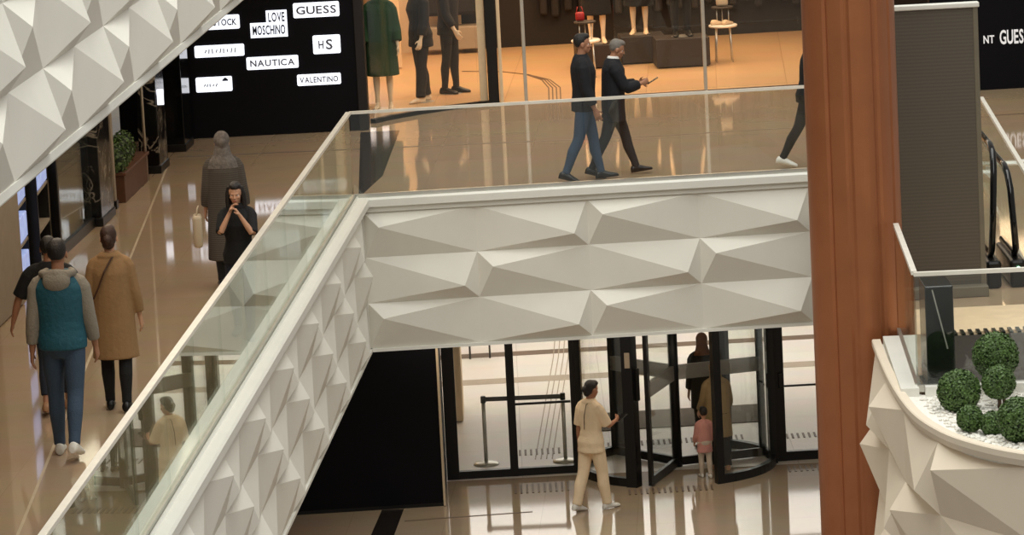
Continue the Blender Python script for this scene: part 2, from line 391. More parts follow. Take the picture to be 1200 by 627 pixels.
# upper gallery, one storey higher on the left
UB = (3.12 - 2.38) / (35.7 - 24.0)
def ux(y): return -3.12 + UB * (y - 24.0)
UN = Vector((1, -UB, 0)).normalized()
upath = [(Vector((ux(y), y, 0)), UN) for y in [25.15 + 1.27 * (i - 5) for i in range(24)]]
t = thing('upper_parapet', (ux(30), 30, 3.6), 'white faceted parapet of the floor above, crossing the top left corner', 'parapet')
facets(upath, 3, 5.33, .556, .15, 0).build('faceted_cladding', 'white', t, fix=False)
up2 = [upath[0], upath[-1]]
strip(up2, [(-.06, 3.595), (.012, 3.595), (.02, 3.61), (.012, 3.662), (-.06, 3.662)]).build('lower_edge', 'trim', t)
strip(up2, [(-.06, 5.33), (.12, 5.33), (.12, 5.5), (-.06, 5.5)]).build('cap', 'trim', t)
struct('ceiling', MB().prism([(ux(19) - .08, 19), (ux(48) - .08, 48), (-1.9, 58), (-9, 58), (-9, 19)], 3.62, 5.4), 'trim')

# ------------------------------------------------------------------ glass balustrades
def balustrade(name, label, a, b, n, hand=.06, glass='glass', h=1.05, ends=0):
    a, b = Vector(a + (0,)), Vector(b + (0,)); d = (b - a).normalized()
    t = thing(name, tuple((a + b) / 2), label, 'glass railing')
    for i in range(n):
        p, q = a.lerp(b, i / n) + d * .006, a.lerp(b, (i + 1) / n) - d * .006
        MB().bar((p.x, p.y, h / 2 + .01), (q.x, q.y, h / 2 + .01), .016, h - .04).build('glass_pane', glass, t)
    MB().bar((a.x, a.y, h), (b.x, b.y, h), hand, .035).build('handrail', 'rail', t)
    MB().bar((a.x, a.y, .035), (b.x, b.y, .035), .05, .06).build('base_channel', 'steel', t)
    return t
balustrade('glass_balustrade', 'clear glass railing with pale top rail along the front edge of the bridge', (-1.85, by(-1.85)), (3.74, by(3.74)), 4, .04)
balustrade('glass_balustrade', 'long glass railing with pale top rail along the left gallery edge', (wx(20), 20), (-1.86, 48.64), 16, .06, 'greenglass')
balustrade('glass_balustrade', 'glass railing with pale top rail behind the boxwood planter on the right', (3.5, 35.3), (9.2, 35.1), 4, .05)
balustrade('glass_balustrade', 'short side glass railing running from the planter corner back to the copper column', (3.51, 35.36), (3.625, 38.08), 2, .05)
balustrade('glass_balustrade', 'glass railing beside the black handrails at the far right', (5.52, 47.06), (5.22, 40.6), 4, .045)

# ------------------------------------------------------------------ hoarding with lit signs at the end of the gallery
HY = 55.12
struct('wall_back', MB().prism([(-5.2, HY), (-1.84, HY), (-1.84, 55.7), (-2.15, 55.75), (-2.15, 58.0), (-5.2, 58.0)], 0, 3.6), 'black')
struct('trim_8', MB().box((-1.90, HY - .012, 1.8), (.12, .024, 3.6)), 'dark')
def rrect(x0, x1, z0, z1, y0, y1, r=.02):
    pts = []
    for cx, cz, a0 in ((x1 - r, z0 + r, -90), (x1 - r, z1 - r, 0), (x0 + r, z1 - r, 90), (x0 + r, z0 + r, 180)):
        for k in range(4): an = R(a0 + 30 * k); pts.append((cx + r * math.cos(an), cz + r * math.sin(an)))
    mb = MB(); n = len(pts)
    return mb.add([(x, y0, z) for x, z in pts] + [(x, y1, z) for x, z in pts], [tuple(range(n)), tuple(range(n, 2 * n))[::-1]] + [(i, n + i, n + (i + 1) % n, (i + 1) % n) for i in range(n)])
def sign(label, x0, x1, z0, z1, txts, ink):
    t = thing('lit_sign', ((x0 + x1) / 2, HY, z0), label, 'sign', 'lit shop signs on the black hoarding')
    rrect(x0, x1, z0, z1, HY - .03, HY + .002).build('light_panel', 'lit', t)
    for tx, wd, ht, cx, cz in txts: lettering(tx, wd, ht, (cx, HY - .033, cz), ink, t)
    return t
sign('lit white sign partly hidden by the upper parapet, bold dark capitals', -4.22, -3.50, 1.47, 1.66, [('BIRKENSTOCK', .64, .09, -3.86, 1.565)], 'ink')
t = thing('lit_sign', (-3.1, HY, 1.33), 'stepped lit white sign with two lines of narrow dark capitals', 'sign', 'lit shop signs on the black hoarding')
mb = MB(); pp = [(-3.36, 1.33), (-2.86, 1.33), (-2.86, 1.69), (-3.14, 1.69), (-3.14, 1.53), (-3.36, 1.53)]
mb.add([(x, HY - .03, z) for x, z in pp] + [(x, HY + .002, z) for x, z in pp], [(0, 1, 4, 5), (1, 2, 3, 4), (11, 10, 7, 6), (10, 9, 8, 7)] + [(i, 6 + i, 6 + (i + 1) % 6, (i + 1) % 6) for i in range(6)])
mb.build('light_panel', 'lit', t)
lettering('LOVE', .22, .13, (-3.0, HY - .033, 1.60), 'ink', t); lettering('MOSCHINO', .44, .13, (-3.11, HY - .033, 1.43), 'ink', t)
sign('lit white sign at the top right with wide serif capitals', -2.77, -2.15, 1.57, 1.77, [('GUESS', .54, .11, -2.46, 1.67)], 'greyink')
def marks(t, x0, x1, z, h, n):
    for k in range(n):
        x = x0 + (x1 - x0) * k / (n - 1); hh = h * (.6 + .4 * math.sin(k * 2.1) ** 2)
        MB().bar((x - .008, HY - .033, z - hh / 2), (x + .010 * math.cos(k * 1.7), HY - .033, z + hh / 2), .007, .014).build('faint_mark', 'paleink', t)
marks(sign('wide lit white sign at the left edge, faint illegible pale marks', -4.13, -3.46, 1.10, 1.26, [], 'paleink'), -3.98, -3.58, 1.18, .07, 9)
sign('nearly square lit white sign with a grey numeral', -2.53, -2.16, 1.07, 1.32, [('H', .07, .11, -2.42, 1.195), ('S', .09, .14, -2.31, 1.195)], 'greyink')
sign('wide lit white sign in the middle with thin grey capitals', -3.44, -2.74, .90, 1.07, [('NAUTICA', .60, .09, -3.09, .985)], 'greyink')
t = sign('lit white sign lowest on the left with a small dark crown mark', -4.14, -3.65, .63, .83, [], 'paleink'); marks(t, -4.02, -3.86, .72, .045, 5)
mb = MB(); mb.add([(-3.78, HY - .034, .77), (-3.70, HY - .034, .77), (-3.70, HY - .034, .785), (-3.715, HY - .034, .80), (-3.74, HY - .034, .82), (-3.765, HY - .034, .80), (-3.78, HY - .034, .785)] , [(0, 1, 2, 3, 4, 5, 6)])
for i in range(7): mb.v.append(mb.v[i] + Vector((0, .004, 0)))
mb.f += [(13, 12, 11, 10, 9, 8, 7)] + [(i, (i + 1) % 7, 7 + (i + 1) % 7, 7 + i) for i in range(7)]
mb.build('crown_mark', 'ink', t)
sign('narrow lit white sign lowest on the right with thin pale capitals', -2.77, -2.18, .65, .80, [('VALENTINO', .52, .08, -2.475, .725)], 'greyink')

# ------------------------------------------------------------------ shop fronts along the left gallery
struct('wall_left', MB().prism([(lx(20) - 1.3, 20), (lx(55) - 1.3, 55), (lx(55) - 1.5, 55), (lx(20) - 1.5, 20)], 0, 3.6), 'dark')
def pillar(label, y, wdx, wdy, m, h=3.6, base=True, cat='pillar', name='shop_pillar'):
    x = lx(y); t = thing(name, (x, y, 0), label, cat)
    MB().box((x, y, h / 2 + .001), (wdx, wdy, h - .02), R(-4), .01).build('shaft', m, t)
    if base: MB().box((x, y, .05), (wdx + .03, wdy + .03, .1), R(-4), .008).build('plinth', 'blackmetal', t)
    return t
pillar('beige wall pier at the left edge of the picture', 41.7, .35, 1.4, 'greywall', base=False, cat='pier')
pillar('slim black post between the lit shelves and the glass shop window', 45.3, .10, .10, 'blackmetal')
pillar('black veined marble pillar nearest, beside the glass shop window', 48.0, .22, .9, 'marble')
pillar('pale metal clad pillar between marble pillar and wooden planter', 48.95, .10, .12, 'greywall')
pillar('black marble pillar behind the wooden planter, carrying a small lit sign', 52.2, .26, .7, 'marble')
pillar('black pillar furthest back, beside the black sign hoarding', 54.2, .3, .7, 'blackgloss')
t = thing('pole', (lx(51.2) + .06, 51.2, 0), 'thin pale pole standing by the wooden planter', 'pole')
MB().tube([(lx(51.2) + .06, 51.2, 0), (lx(51.2) + .06, 51.2, 3.58)], .018).build('shaft', 'steel', t, True)
t = thing('blade_sign', (lx(52.2) + .16, 51.8, .9), 'small upright lit sign on the black marble pillar', 'sign')
MB().box((lx(52.2) + .165, 51.80, .985), (.085, .03, .2), 0, .006).build('light_panel', 'lit', t)
# shop window of lit shelves
def display(label, y0, y1, dx, kinds):
    x = lx((y0 + y1) / 2) - dx; t = thing('display_shelf', (x, (y0 + y1) / 2, 0), label, 'shelf')
    MB().box((x - .15, (y0 + y1) / 2, 1.2), (.03, y1 - y0, 2.4), R(-4)).build('back_panel', 'greywall', t)
    for y in (y0, y1): MB().box((x, y, 1.2), (.3, .03, 2.4)).build('side_panel', 'blackmetal', t)
    for k in range(6):
        z = .08 + .42 * k; MB().box((x, (y0 + y1) / 2, z), (.3, y1 - y0, .03)).build('shelf_board', 'greywall', t)
        if kinds[k]: MB().box((x + .02, (y0 + y1) / 2, z + .17), (.27, (y1 - y0) * .86, .27), 0, .01).build('lit_box', 'litshelf', t)
    return t
display('shelf of bluish lit display boxes in the first shop window on the left', 42.75, 43.7, .12, (1, 1, 1, 1, 1, 0))
display('cream shelf unit beside the slim black post in the left shop window', 43.95, 45.0, .12, (0, 0, 1, 0, 0, 0))
t = thing('shop_window', (lx(46.4), 46.4, 0), 'glass shop window between black post and marble pillar', 'shop window')
MB().bar((lx(45.4), 45.4, 1.75), (lx(47.5), 47.5, 1.75), .02, 3.4).build('glass_pane', 'greenglass', t)
MB().bar((lx(45.4), 45.4, .06), (lx(47.5), 47.5, .06), .07, .12).build('base_rail', 'blackmetal', t)
display('shelf with low lit box behind the glass shop window on the left', 46.0, 47.3, .55, (0, 1, 0, 0, 1, 0))
# wooden planter with hedge
def leaf_ball(mb, c, r, n, size):
    for _ in range(n):
        z = random.uniform(-1, 1); a = random.uniform(0, 6.2832); q = math.sqrt(1 - z * z)
        nrm = Vector((q * math.cos(a), q * math.sin(a), z)); k = random.uniform(.9, 1.05)
        p = Vector(c) + Vector((nrm.x * r[0], nrm.y * r[1], nrm.z * r[2])) * k
        nrm = (nrm + Vector((random.gauss(0, .45), random.gauss(0, .45), random.gauss(0, .45)))).normalized()
        a1 = nrm.orthogonal().normalized(); a1 = Matrix.Rotation(random.uniform(0, 6.28), 3, nrm) @ a1; b1 = nrm.cross(a1)
        s = size * random.uniform(.7, 1.3)
        mb.add([p - a1 * s, p + b1 * s * .6 + nrm * s * .15, p + a1 * s, p - b1 * s * .6 + nrm * s * .15], [(0, 1, 2, 3)])
yc = 50.35; xc = lx(yc) - .09
t = thing('wooden_planter', (xc, yc, 0), 'long brown wooden planter with a clipped hedge by the left shop fronts', 'planter')
MB().box((xc, yc, .17), (.34, 1.9, .34), R(-4), .01).build('trough', 'wood', t)
MB().box((xc, yc, .35), (.38, 1.94, .04), R(-4), .008).build('rim', 'wood', t)
h = MB()
for k in range(4): leaf_ball(h, (xc - .02, yc - .75 + .42 * k, .48), (.15, .25, .22), 420, .024)
h.build('hedge', 'leaf', t, fix=False)
h = MB()
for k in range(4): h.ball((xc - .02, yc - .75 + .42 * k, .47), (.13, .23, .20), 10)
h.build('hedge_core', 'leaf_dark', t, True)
# gallery downlights
for k in range(9):
    for xo in (-.9, -1.9):
        y = 24 + 3.1 * k; x = wx(y) + xo + .3
        o = MB().lathe((x, y, 3.595), [(.055, 0), (.065, .004), (.065, .026)], 16).build('ceiling_downlight', 'lampdisc')
        tag(o, 'round recessed downlight in the gallery ceiling', 'lamp', 'gallery downlights')

# ------------------------------------------------------------------ shop behind the bridge
front = [(-1.80, 55.80), (-1.55, 56.15), (-1.2, 56.52), (-.8, 56.86), (-.35, 57.15), (-.13, 57.24)]
t = thing('window_1', (-.9, 56.6, 0), '', ''); del t['label'], t['category']; t['kind'] = 'structure'
mb = MB(); g = MB()
for a, b in zip(front, front[1:]):
    mb.bar((a[0], a[1], .03), (b[0], b[1], .03), .09, .06); g.bar((a[0], a[1], 1.75), (b[0], b[1], 1.75), .016, 3.4)
mb.build('base_rail', 'blackmetal', t); g.build('glass_pane', 'shopglass', t)
t = thing('window_2', (3, 57.5, 0), '', ''); del t['label'], t['category']; t['kind'] = 'structure'
def fy(x): return 57.25 + .075 * x
for a, b in ((1.6, 2.86), (2.86, 4.2), (4.2, 6.2)):
    MB().bar((a, fy(a), 1.75), (b, fy(b), 1.75), .016, 3.4).build('glass_pane', 'shopglass', t)
MB().bar((1.6, fy(1.6), .012), (6.2, fy(6.2), .012), .06, .024).build('base_rail', 'brown_inlay', t)
for x in (.32, 2.86):
    o = thing('slim_mullion', (x, fy(x), 0), 'slim pale upright at the shop entrance, %s' % ('left of the two men' if x < 1 else 'right of the two men'), 'mullion')
    MB().box((x, fy(x), 1.75), (.05, .06, 3.49), 0, .006).build('upright', 'steel', o)
t = thing('shop_post', (-.18, 57.35, 0), 'black square post with a cream pilaster beside it in the shop front', 'post')
MB().box((-.13, 57.28, 1.72), (.15, .2, 3.44), 0, .006).build('post_body', 'blackmetal', t)
MB().box((-.27, 57.42, 1.72), (.11, .2, 3.44), 0, .006).build('pilaster', 'cream', t)
MB().box((-.02, 57.42, 1.72), (.05, .2, 3.44), 0, .006).build('edge_strip', 'cream', t)
struct('wall_back', MB().prism([(-.6, 64.35), (8, 64.9), (8, 65.1), (-.6, 64.55)], 0, 3.5), 'dark')
struct('wall_left', MB().prism([(-4, 58.3), (-3.9, 58.3), (-3.9, 65), (-4, 65)], 0, 3.5), 'cream')
struct('wall_back', MB().prism([(-4, 64.35), (-.6, 64.35), (-.6, 64.55), (-4, 64.55)], 0, 3.5), 'cream')
struct('ceiling', MB().prism([(-4, 57.6), (8, 57.9), (8, 65.1), (-4, 65.1)], 3.5, 3.7), 'dark')
t = thing('cream_column', (-1.62, 62.3, 0), 'square cream column deep in the shop behind the green coat', 'column')
MB().box((-1.62, 62.3, 1.74), (.2, .2, 3.46), 0, .01).build('shaft', 'cream', t)
t = thing('shop_shelf', (-2.0, 63.6, 0), 'low shelf unit with a lit white screen behind the green coat', 'shelf')
MB().box((-2.0, 63.7, .5), (.6, .05, 1.0)).build('back_panel', 'greywall', t)
for z in (.05, .35, .68, 1.0): MB().box((-2.0, 63.6, z), (.6, .3, .03)).build('shelf_board', 'whitetop', t)
MB().box((-2.02, 63.68, 1.35), (.5, .05, .55), 0, .01).build('lit_panel', 'lit', t)
t = thing('clothes_rail', (-.55, 63.9, 0), 'dark clothes rack with long garments behind the standing mannequins', 'clothes rack')
MB().box((-.75, 64.0, 1.4), (.8, .3, 1.6), 0, .06).build('garment_row', 'brownsuit', t)
MB().box((-.75, 64.0, .25), (.9, .4, .36), 0, .02).build('base_box', 'greywall', t)
t = thing('wall_rack', (3, 64.3, 0), 'long dark rack of garments along the back wall of the shop', 'clothes rack')
for k in range(26):
    x = .7 + .2 * k; MB().box((x, 64.38 + .045 * x - .05, 1.25), (.12, .28, 1.5 + .1 * math.sin(k * 2.3)), R(10 * math.sin(k * 5)), .03).build('garment', 'brownsuit' if k % 3 else 'dark', t)
MB().tube([(.5, 64.36, 2.08), (6, 64.6, 2.08)], .015).build('rod', 'steel', t, True)

# plinths and tables in the shop
def plinth(label, x, y, wd, h):
    t = thing('plinth', (x, y, 0), label, 'plinth', 'dark display plinths in the shop')
    MB().box((x, y, h / 2 + .01), (wd, .6, h - .02), R(3), .012).build('plinth_body', 'darkplinth', t)
    MB().box((x, y, .02), (wd - .06, .54, .03), R(3)).build('base_recess', 'blackmetal', t)
    return t
plinth('dark display plinth left of the three, just behind the man with the phone', 1.42, 61.15, .62, .36)
plinth('dark display plinth in the middle, set back between the other two', 2.12, 61.5, .66, .42)
plinth('dark display plinth right of the three, left of the round table', 2.68, 60.75, .80, .44)
def shop_table(label, x, y):
    t = thing('display_table', (x, y, 0), label, 'table', 'two tier display tables')
    MB().lathe((x, y, .52), [(.20, 0), (.215, .01), (.215, .03), (.20, .04)], 28).build('tabletop', 'whitetop', t, True)
    for k in range(4):
        a = R(45 + 90 * k); MB().tube([(x + .17 * math.cos(a), y + .17 * math.sin(a), 0), (x + .14 * math.cos(a), y + .14 * math.sin(a), .53)], .012, 8).build('leg', 'steel', t, True)
    for k in range(3):
        a = R(90 + 120 * k); MB().tube([(x + .1 * math.cos(a), y + .1 * math.sin(a), .55), (x + .1 * math.cos(a), y + .1 * math.sin(a), .80)], .008, 8).build('tier_post', 'steel', t, True)
    MB().lathe((x, y, .80), [(.155, 0), (.165, .008), (.165, .02), (.155, .028)], 28).build('upper_tier', 'darkplinth', t, True)
    return t
shop_table('two tier table with a red item on top, behind the man in jeans', 1.25, 59.9)
shop_table('two tier table with pale shoes, right of the dark plinths', 3.33, 61.0)
def shoe_mb(mb, x, y, z, rz, L=.24):
    rr = []
    for tt, wd, ht in ((-.5, .02, .05), (-.42, .033, .075), (-.2, .034, .08), (.05, .036, .055), (.28, .042, .042), (.42, .034, .034), (.5, .014, .02)):
        ring = []
        for k in range(10):
            a = 2 * math.pi * k / 10; lx_, lz_ = wd * math.cos(a), ht / 2 + ht / 2 * math.sin(a)
            ring.append((x + tt * L * math.cos(rz) - lx_ * math.sin(rz), y + tt * L * math.sin(rz) + lx_ * math.cos(rz), z + lz_))
        rr.append(ring)
    mb.rings(rr)
for k, (dx, dy, rz) in enumerate(((-.07, -.05, .3), (.07, -.08, .9))):
    mb = MB(); shoe_mb(mb, 3.33 + dx, 61.0 + dy, .563, rz)
    tag(mb.build('shoe', 'manikin', None, True), 'pale shoe on the round table, %s of the pair' % ('left' if k == 0 else 'right'), 'shoe')
t = thing('handbag', (3.33, 61.0, .83), 'small pale handbag on the upper tier of the right table', 'bag')
MB().box((3.33, 61.0, .92), (.18, .08, .17), 0, .03).build('bag_body', 'bag', t, True)
MB().tube([(3.26, 61.0, 1.0), (3.28, 61, 1.1), (3.38, 61, 1.1), (3.40, 61.0, 1.0)], .008, 8).build('handle', 'bag', t, True)
t = thing('handbag', (1.18, 59.9, .83), 'small red handbag on the upper tier of the left table', 'bag')
MB().box((1.18, 59.9, .9), (.13, .07, .13), 0, .025).build('bag_body', 'red', t, True)
MB().tube([(1.13, 59.9, .96), (1.15, 59.9, 1.04), (1.21, 59.9, 1.04), (1.23, 59.9, .96)], .006, 8).build('handle', 'red', t, True)

# ------------------------------------------------------------------ right side: black hoarding, panel, handrails
struct('wall_right', MB().prism([(5.9, 56.0), (10, 56.2), (10, 56.5), (5.9, 56.3)], 0, 1.98), 'black')
struct('trim_9', MB().prism([(5.9, 55.95), (10, 56.15), (10, 56.55), (5.9, 56.35)], 1.98, 2.6), 'trim')
t = thing('wall_lettering', (7.0, 56.0, .7), 'white capital lettering on the black hoarding at the far right', 'lettering')
lettering('GUESS', .40, .20, (7.05, 56.04, .72), 'whiteink', t, R(2.8)); lettering('NT', .15, .11, (6.70, 56.02, .70), 'whiteink', t, R(2.8))
t = thing('tall_panel', (4.15, 40.05, 0), 'tall grey brown panel standing between the copper column and the black handrails', 'panel')
MB().box((4.20, 40.05, 1.48), (.88, .07, 2.74), R(1)).build('panel_face', 'screen', t)
MB().box((4.66, 40.06, 1.48), (.05, .09, 2.76), R(1), .006).build('side_edge', 'screen_side', t)
MB().box((4.22, 40.05, 2.885), (.96, .12, .05), R(1), .01).build('top_edge', 'trim', t)
MB().box((4.24, 40.02, .055), (.90, .3, .11), R(1), .01).build('base', 'screen_side', t)
# escalator landing
struct('trim_10', MB().prism([(3.72, 38.05), (9.5, 37.9), (9.5, 39.3), (3.9, 39.35)], 0, .004), 'cream')
t = tag(MB().prism([(3.78, 35.5), (9.4, 35.4), (9.4, 37.75), (3.9, 37.85)], 0, .008).build('landing_plate', 'darkplinth'), 'dark metal landing plate behind the planter glass', 'floor plate')
mb = MB()
for k in range(70):
    x = 3.98 + .075 * k; mb.box((x, 37.95, .012), (.035, .22, .024))
tag(mb.build('comb_plate', 'blackmetal'), 'row of comb teeth at the edge of the dark landing plate', 'comb plate')
def handrail(label, x, tilt, top):
    y = 40.45; t = thing('escalator_handrail', (x, y, 0), label, 'handrail')
    pts = [(x, y + 1.1, .30), (x, y + .12, .30), (x, y - .02, .38), (x + tilt * .3, y - .06, top * .5), (x + tilt * .8, y - .04, top * .88), (x + tilt, y + .08, top), (x + tilt, y + .3, top + .05), (x + tilt, y + 1.1, top + .06)]
    MB().tube(pts, .034, 10).build('rail_belt', 'blackgloss', t, True)
    MB().add([(x - .008, y + .1, .2), (x - .008, y + 1.1, .2), (x + tilt - .008, y + 1.1, top + .02), (x + tilt - .008, y + .1, top - .05), (x + .008, y + .1, .2), (x + .008, y + 1.1, .2), (x + tilt + .008, y + 1.1, top + .02), (x + tilt + .008, y + .1, top - .05)],
             [(0, 1, 2, 3), (7, 6, 5, 4), (0, 4, 5, 1), (1, 5, 6, 2), (2, 6, 7, 3), (3, 7, 4, 0)]).build('glass_panel', 'greenglass', t)
    MB().box((x, y + .45, .14), (.15, 1.2, .28), 0, .03).build('newel_base', 'blackmetal', t)
    return t
handrail('black looped escalator handrail nearer the tall grey panel', 4.80, .05, 1.34)
t = handrail('black looped escalator handrail further right with a green lamp in its base', 5.04, -.05, 1.12)
MB().ball((5.04, 40.27, .20), .022).build('green_lamp', 'green_led', t, True)
t = thing('dark_cabinet', (3.73, 35.68, 0), 'narrow dark cabinet right behind the planter glass corner', 'cabinet')
MB().box((3.73, 35.68, .46), (.25, .5, .90), 0, .01).build('cabinet_body', 'blackgloss', t)
MB().bar((3.67, 35.426, .88), (3.79, 35.426, .35), .012, .012).build('edge_strip', 'steel', t)
MB().box((3.73, 35.68, .012), (.29, .54, .02), 0).build('foot_plate', 'blackmetal', t)

# copper column
cx, cy, cr = 3.275, 38.4, .428
t = thing('copper_column', (cx, cy, GZ), 'tall copper clad column with vertical grooves, right of the bridge', 'column')
prof = []
n = 96
seams = [R(-128), R(-99), R(-62), R(-30), R(20), R(70), R(120), R(165)]
for k in range(n):
    a = 2 * math.pi * k / n - math.pi; d = min(abs((a - s + math.pi) % (2 * math.pi) - math.pi) for s in seams)
    rr_ = cr - (.018 if d < .045 else 0) + .018 * math.sin(4 * a + .6)
    prof.append((cx + rr_ * math.cos(a), cy + rr_ * math.sin(a)))
MB().prism(prof, GZ + .1, 6.0).build('cladding', 'copper', t)
MB().lathe((cx, cy, GZ), [(.47, 0), (.47, .1), (.44, .12)], 40).build('base_ring', 'blackmetal', t)

# planter with boxwood balls in front of the right glass
opath_xy = [(3.36, 37.75), (3.335, 36.8), (3.325, 35.6), (3.36, 34.5), (3.46, 33.75), (3.66, 33.1), (4.06, 32.48), (4.75, 31.95), (5.7, 31.6), (6.9, 31.4)]
def resample(pts, step):
    P = []
    V = [Vector(p) for p in pts]
    for i in range(len(V) - 1):     # Catmull-Rom
        a, b, c, d = V[max(i - 1, 0)], V[i], V[i + 1], V[min(i + 2, len(V) - 1)]
        for k in range(20):
            s = k / 20; P.append(.5 * ((2 * b) + (c - a) * s + (2 * a - 5 * b + 4 * c - d) * s * s + (3 * b - a - 3 * c + d) * s ** 3))
    P.append(V[-1]); out = [P[0]]; acc = 0
    for p, q in zip(P, P[1:]):
        acc += (q - p).length
        if acc >= step: out.append(q); acc = 0
    return out
def with_normals(pts):
    res = []
    for i, p in enumerate(pts):
        d = pts[min(i + 1, len(pts) - 1)] - pts[max(i - 1, 0)]; nn = Vector((d.y, -d.x, 0)).normalized()
        res.append((Vector((p.x, p.y, 0)), nn))
    return res
fine = with_normals(resample(opath_xy, .12))
fine = [(p, -nn if nn.x > 0 and p.y > 35 else nn) for p, nn in fine]
coarse = with_normals(resample(opath_xy, 1.36))
t = thing('faceted_planter', (3.4, 35, -1.9), 'curved white faceted planter edge at the lower right with gravel bed', 'planter')
facets(coarse, 3, -.085, .64, .19, 1).build('faceted_cladding', 'warm_lit_clad', t, fix=True)
strip(fine, [(-.05, .03), (.02, .03), (.03, .02), (.03, -.03), (.01, -.085), (-.05, -.085)]).build('rim', 'warm_lit_clad', t)
bed = [(p.x - nn.x * .05, p.y - nn.y * .05) for p, nn in fine] + [(6.9, 35.2), (3.53, 35.26), (3.6, 37.7)]
MB().prism(bed, -.12, -.02).build('gravel_bed', 'gravel', t)
MB().bar((3.56, 35.22, .02), (6.9, 35.1, .02), .10, .09).build('back_curb', 'trim', t)
MB().bar((3.425, 35.2, .01), (3.515, 37.75, .01), .16, .09).build('side_curb', 'trim', t)
mb = MB(); cnt = 0
while cnt < 1500:
    x, y = random.uniform(3.4, 5.2), random.uniform(32.2, 35.1)
    ok = True
    for p, nn in fine:
        if (Vector((x, y, 0)) - p).length < .16: ok = False; break
        if (Vector((x, y, 0)) - p).length < .5 and (Vector((x, y, 0)) - p).dot(nn) > -.12: ok = False; break
    if not ok or y < 32.5 + max(0, (4.3 - x)) * .9: continue
    mb.ball((x, y, -.012), (random.uniform(.012, .028), random.uniform(.012, .028), random.uniform(.01, .018)), 6); cnt += 1
tag(mb.build('pebble_layer', 'gravel', None, True), 'loose white pebbles covering the planter bed under the boxwood balls', 'pebbles', kind='stuff')

def boxwood(label, x, y, r, zc, stem=False):
    t = thing('boxwood_ball', (x, y, -.02), label, 'bush', 'clipped boxwood balls in the planter')
    h = MB(); leaf_ball(h, (x, y, zc), (r, r, r * 1.02), int(5200 * (r / .2) ** 2), .015)
    h.build('foliage', 'leaf', t, fix=False)
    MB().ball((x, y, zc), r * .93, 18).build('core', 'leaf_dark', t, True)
    st = MB(); st.tube([(x, y, -.03), (x + .004, y, (zc - r) * .5), (x, y, zc - r * .5)], .016, 8)
    if stem: st.tube([(x + .05, y + .03, -.03), (x + .04, y + .02, zc - r * .5)], .013, 8)
    st.build('stem', 'bark', t, True)
boxwood('large boxwood ball at the left end of the planter group, by the glass corner', 3.775, 34.5, .18, .15)
boxwood('boxwood ball on two short stems in the middle of the planter', 4.115, 34.48, .14, .215, True)
boxwood('rearmost and highest boxwood ball, close to the glass', 4.15, 34.93, .195, .36)
boxwood('small boxwood ball at the front left, below the large one', 3.76, 33.58, .108, .10)
boxwood('smallest boxwood ball, between the small front one and the large right one', 3.93, 33.45, .10, .075)
boxwood('large boxwood ball cut by the right edge of the picture', 4.115, 33.12, .18, .165)

# ------------------------------------------------------------------ ground floor: black box, doors
t = thing('black_box_wall', (-1.9, 51.5, GZ), 'large black box wall on the ground floor left of the entrance', 'partition')
MB().prism([(-4.2, 50.58), (-.985, 50.75), (-.985, 52.3), (-4.2, 52.3)], GZ + .05, -1.88).build('panel_body', 'black', t)
MB().prism([(-4.2, 50.60), (-1.0, 50.77), (-1.0, 52.28), (-4.2, 52.28)], GZ, GZ + .05).build('kick_plate', 'blackmetal', t)
MB().box((-1.0, 50.75, (GZ - 1.88) / 2), (.03, .03, -1.9 - GZ)).build('edge_strip', 'brass', t)
def dy(x): return 52.36 + .03 * x
ZT = -1.88
def frame_post(mb, x, y, wd=.1, dp=.12): mb.box((x, y, (GZ + ZT) / 2), (wd, dp, ZT - GZ - .004))
t = thing('door_1', (0, dy(0), GZ), '', ''); del t['label'], t['category']; t['kind'] = 'structure'
mb = MB()
for x, wd in ((-.90, .16), (-.10, .105), (.74, .13)): frame_post(mb, x, dy(x), wd)
mb.bar((-.9, dy(-.9), GZ + .05), (.74, dy(.74), GZ + .05), .09, .1); mb.bar((-.9, dy(-.9), ZT - .06), (.74, dy(.74), ZT - .06), .09, .1)
mb.build('frame', 'blackmetal', t)
for a, b in ((-.82, -.15), (-.05, .67)): MB().bar((a, dy(a), -3.08), (b, dy(b), -3.08), .014, 2.26).build('glass_pane', 'doorglass', t)
MB().bar((-.05, dy(0) - .07, -3.32), (.67, dy(.67) - .07, -3.32), .025, .03).build('push_bar', 'blackmetal', t)
t = thing('door_2', (4.2, dy(4.2), GZ), '', ''); del t['label'], t['category']; t['kind'] = 'structure'
mb = MB()
for x, wd in ((3.36, .2), (4.75, .12), (6.0, .12)): frame_post(mb, x, dy(x), wd)
mb.bar((3.36, dy(3.36), GZ + .06), (6, dy(6), GZ + .06), .09, .12); mb.bar((3.36, dy(3.36), ZT - .06), (6, dy(6), ZT - .06), .09, .1)
mb.build('frame', 'blackmetal', t)
for a, b in ((3.46, 4.69), (4.81, 5.94)): MB().bar((a, dy(a), -3.08), (b, dy(b), -3.08), .014, 2.26).build('glass_pane', 'doorglass', t)
MB().bar((3.46, dy(3.4) - .07, -3.28), (4.6, dy(4.6) - .07, -3.28), .025, .025).build('push_bar', 'blackmetal', t)
MB().box((3.42, dy(3.42) - .09, -3.2), (.07, .06, .2), 0, .01).build('handle', 'blackmetal', t)

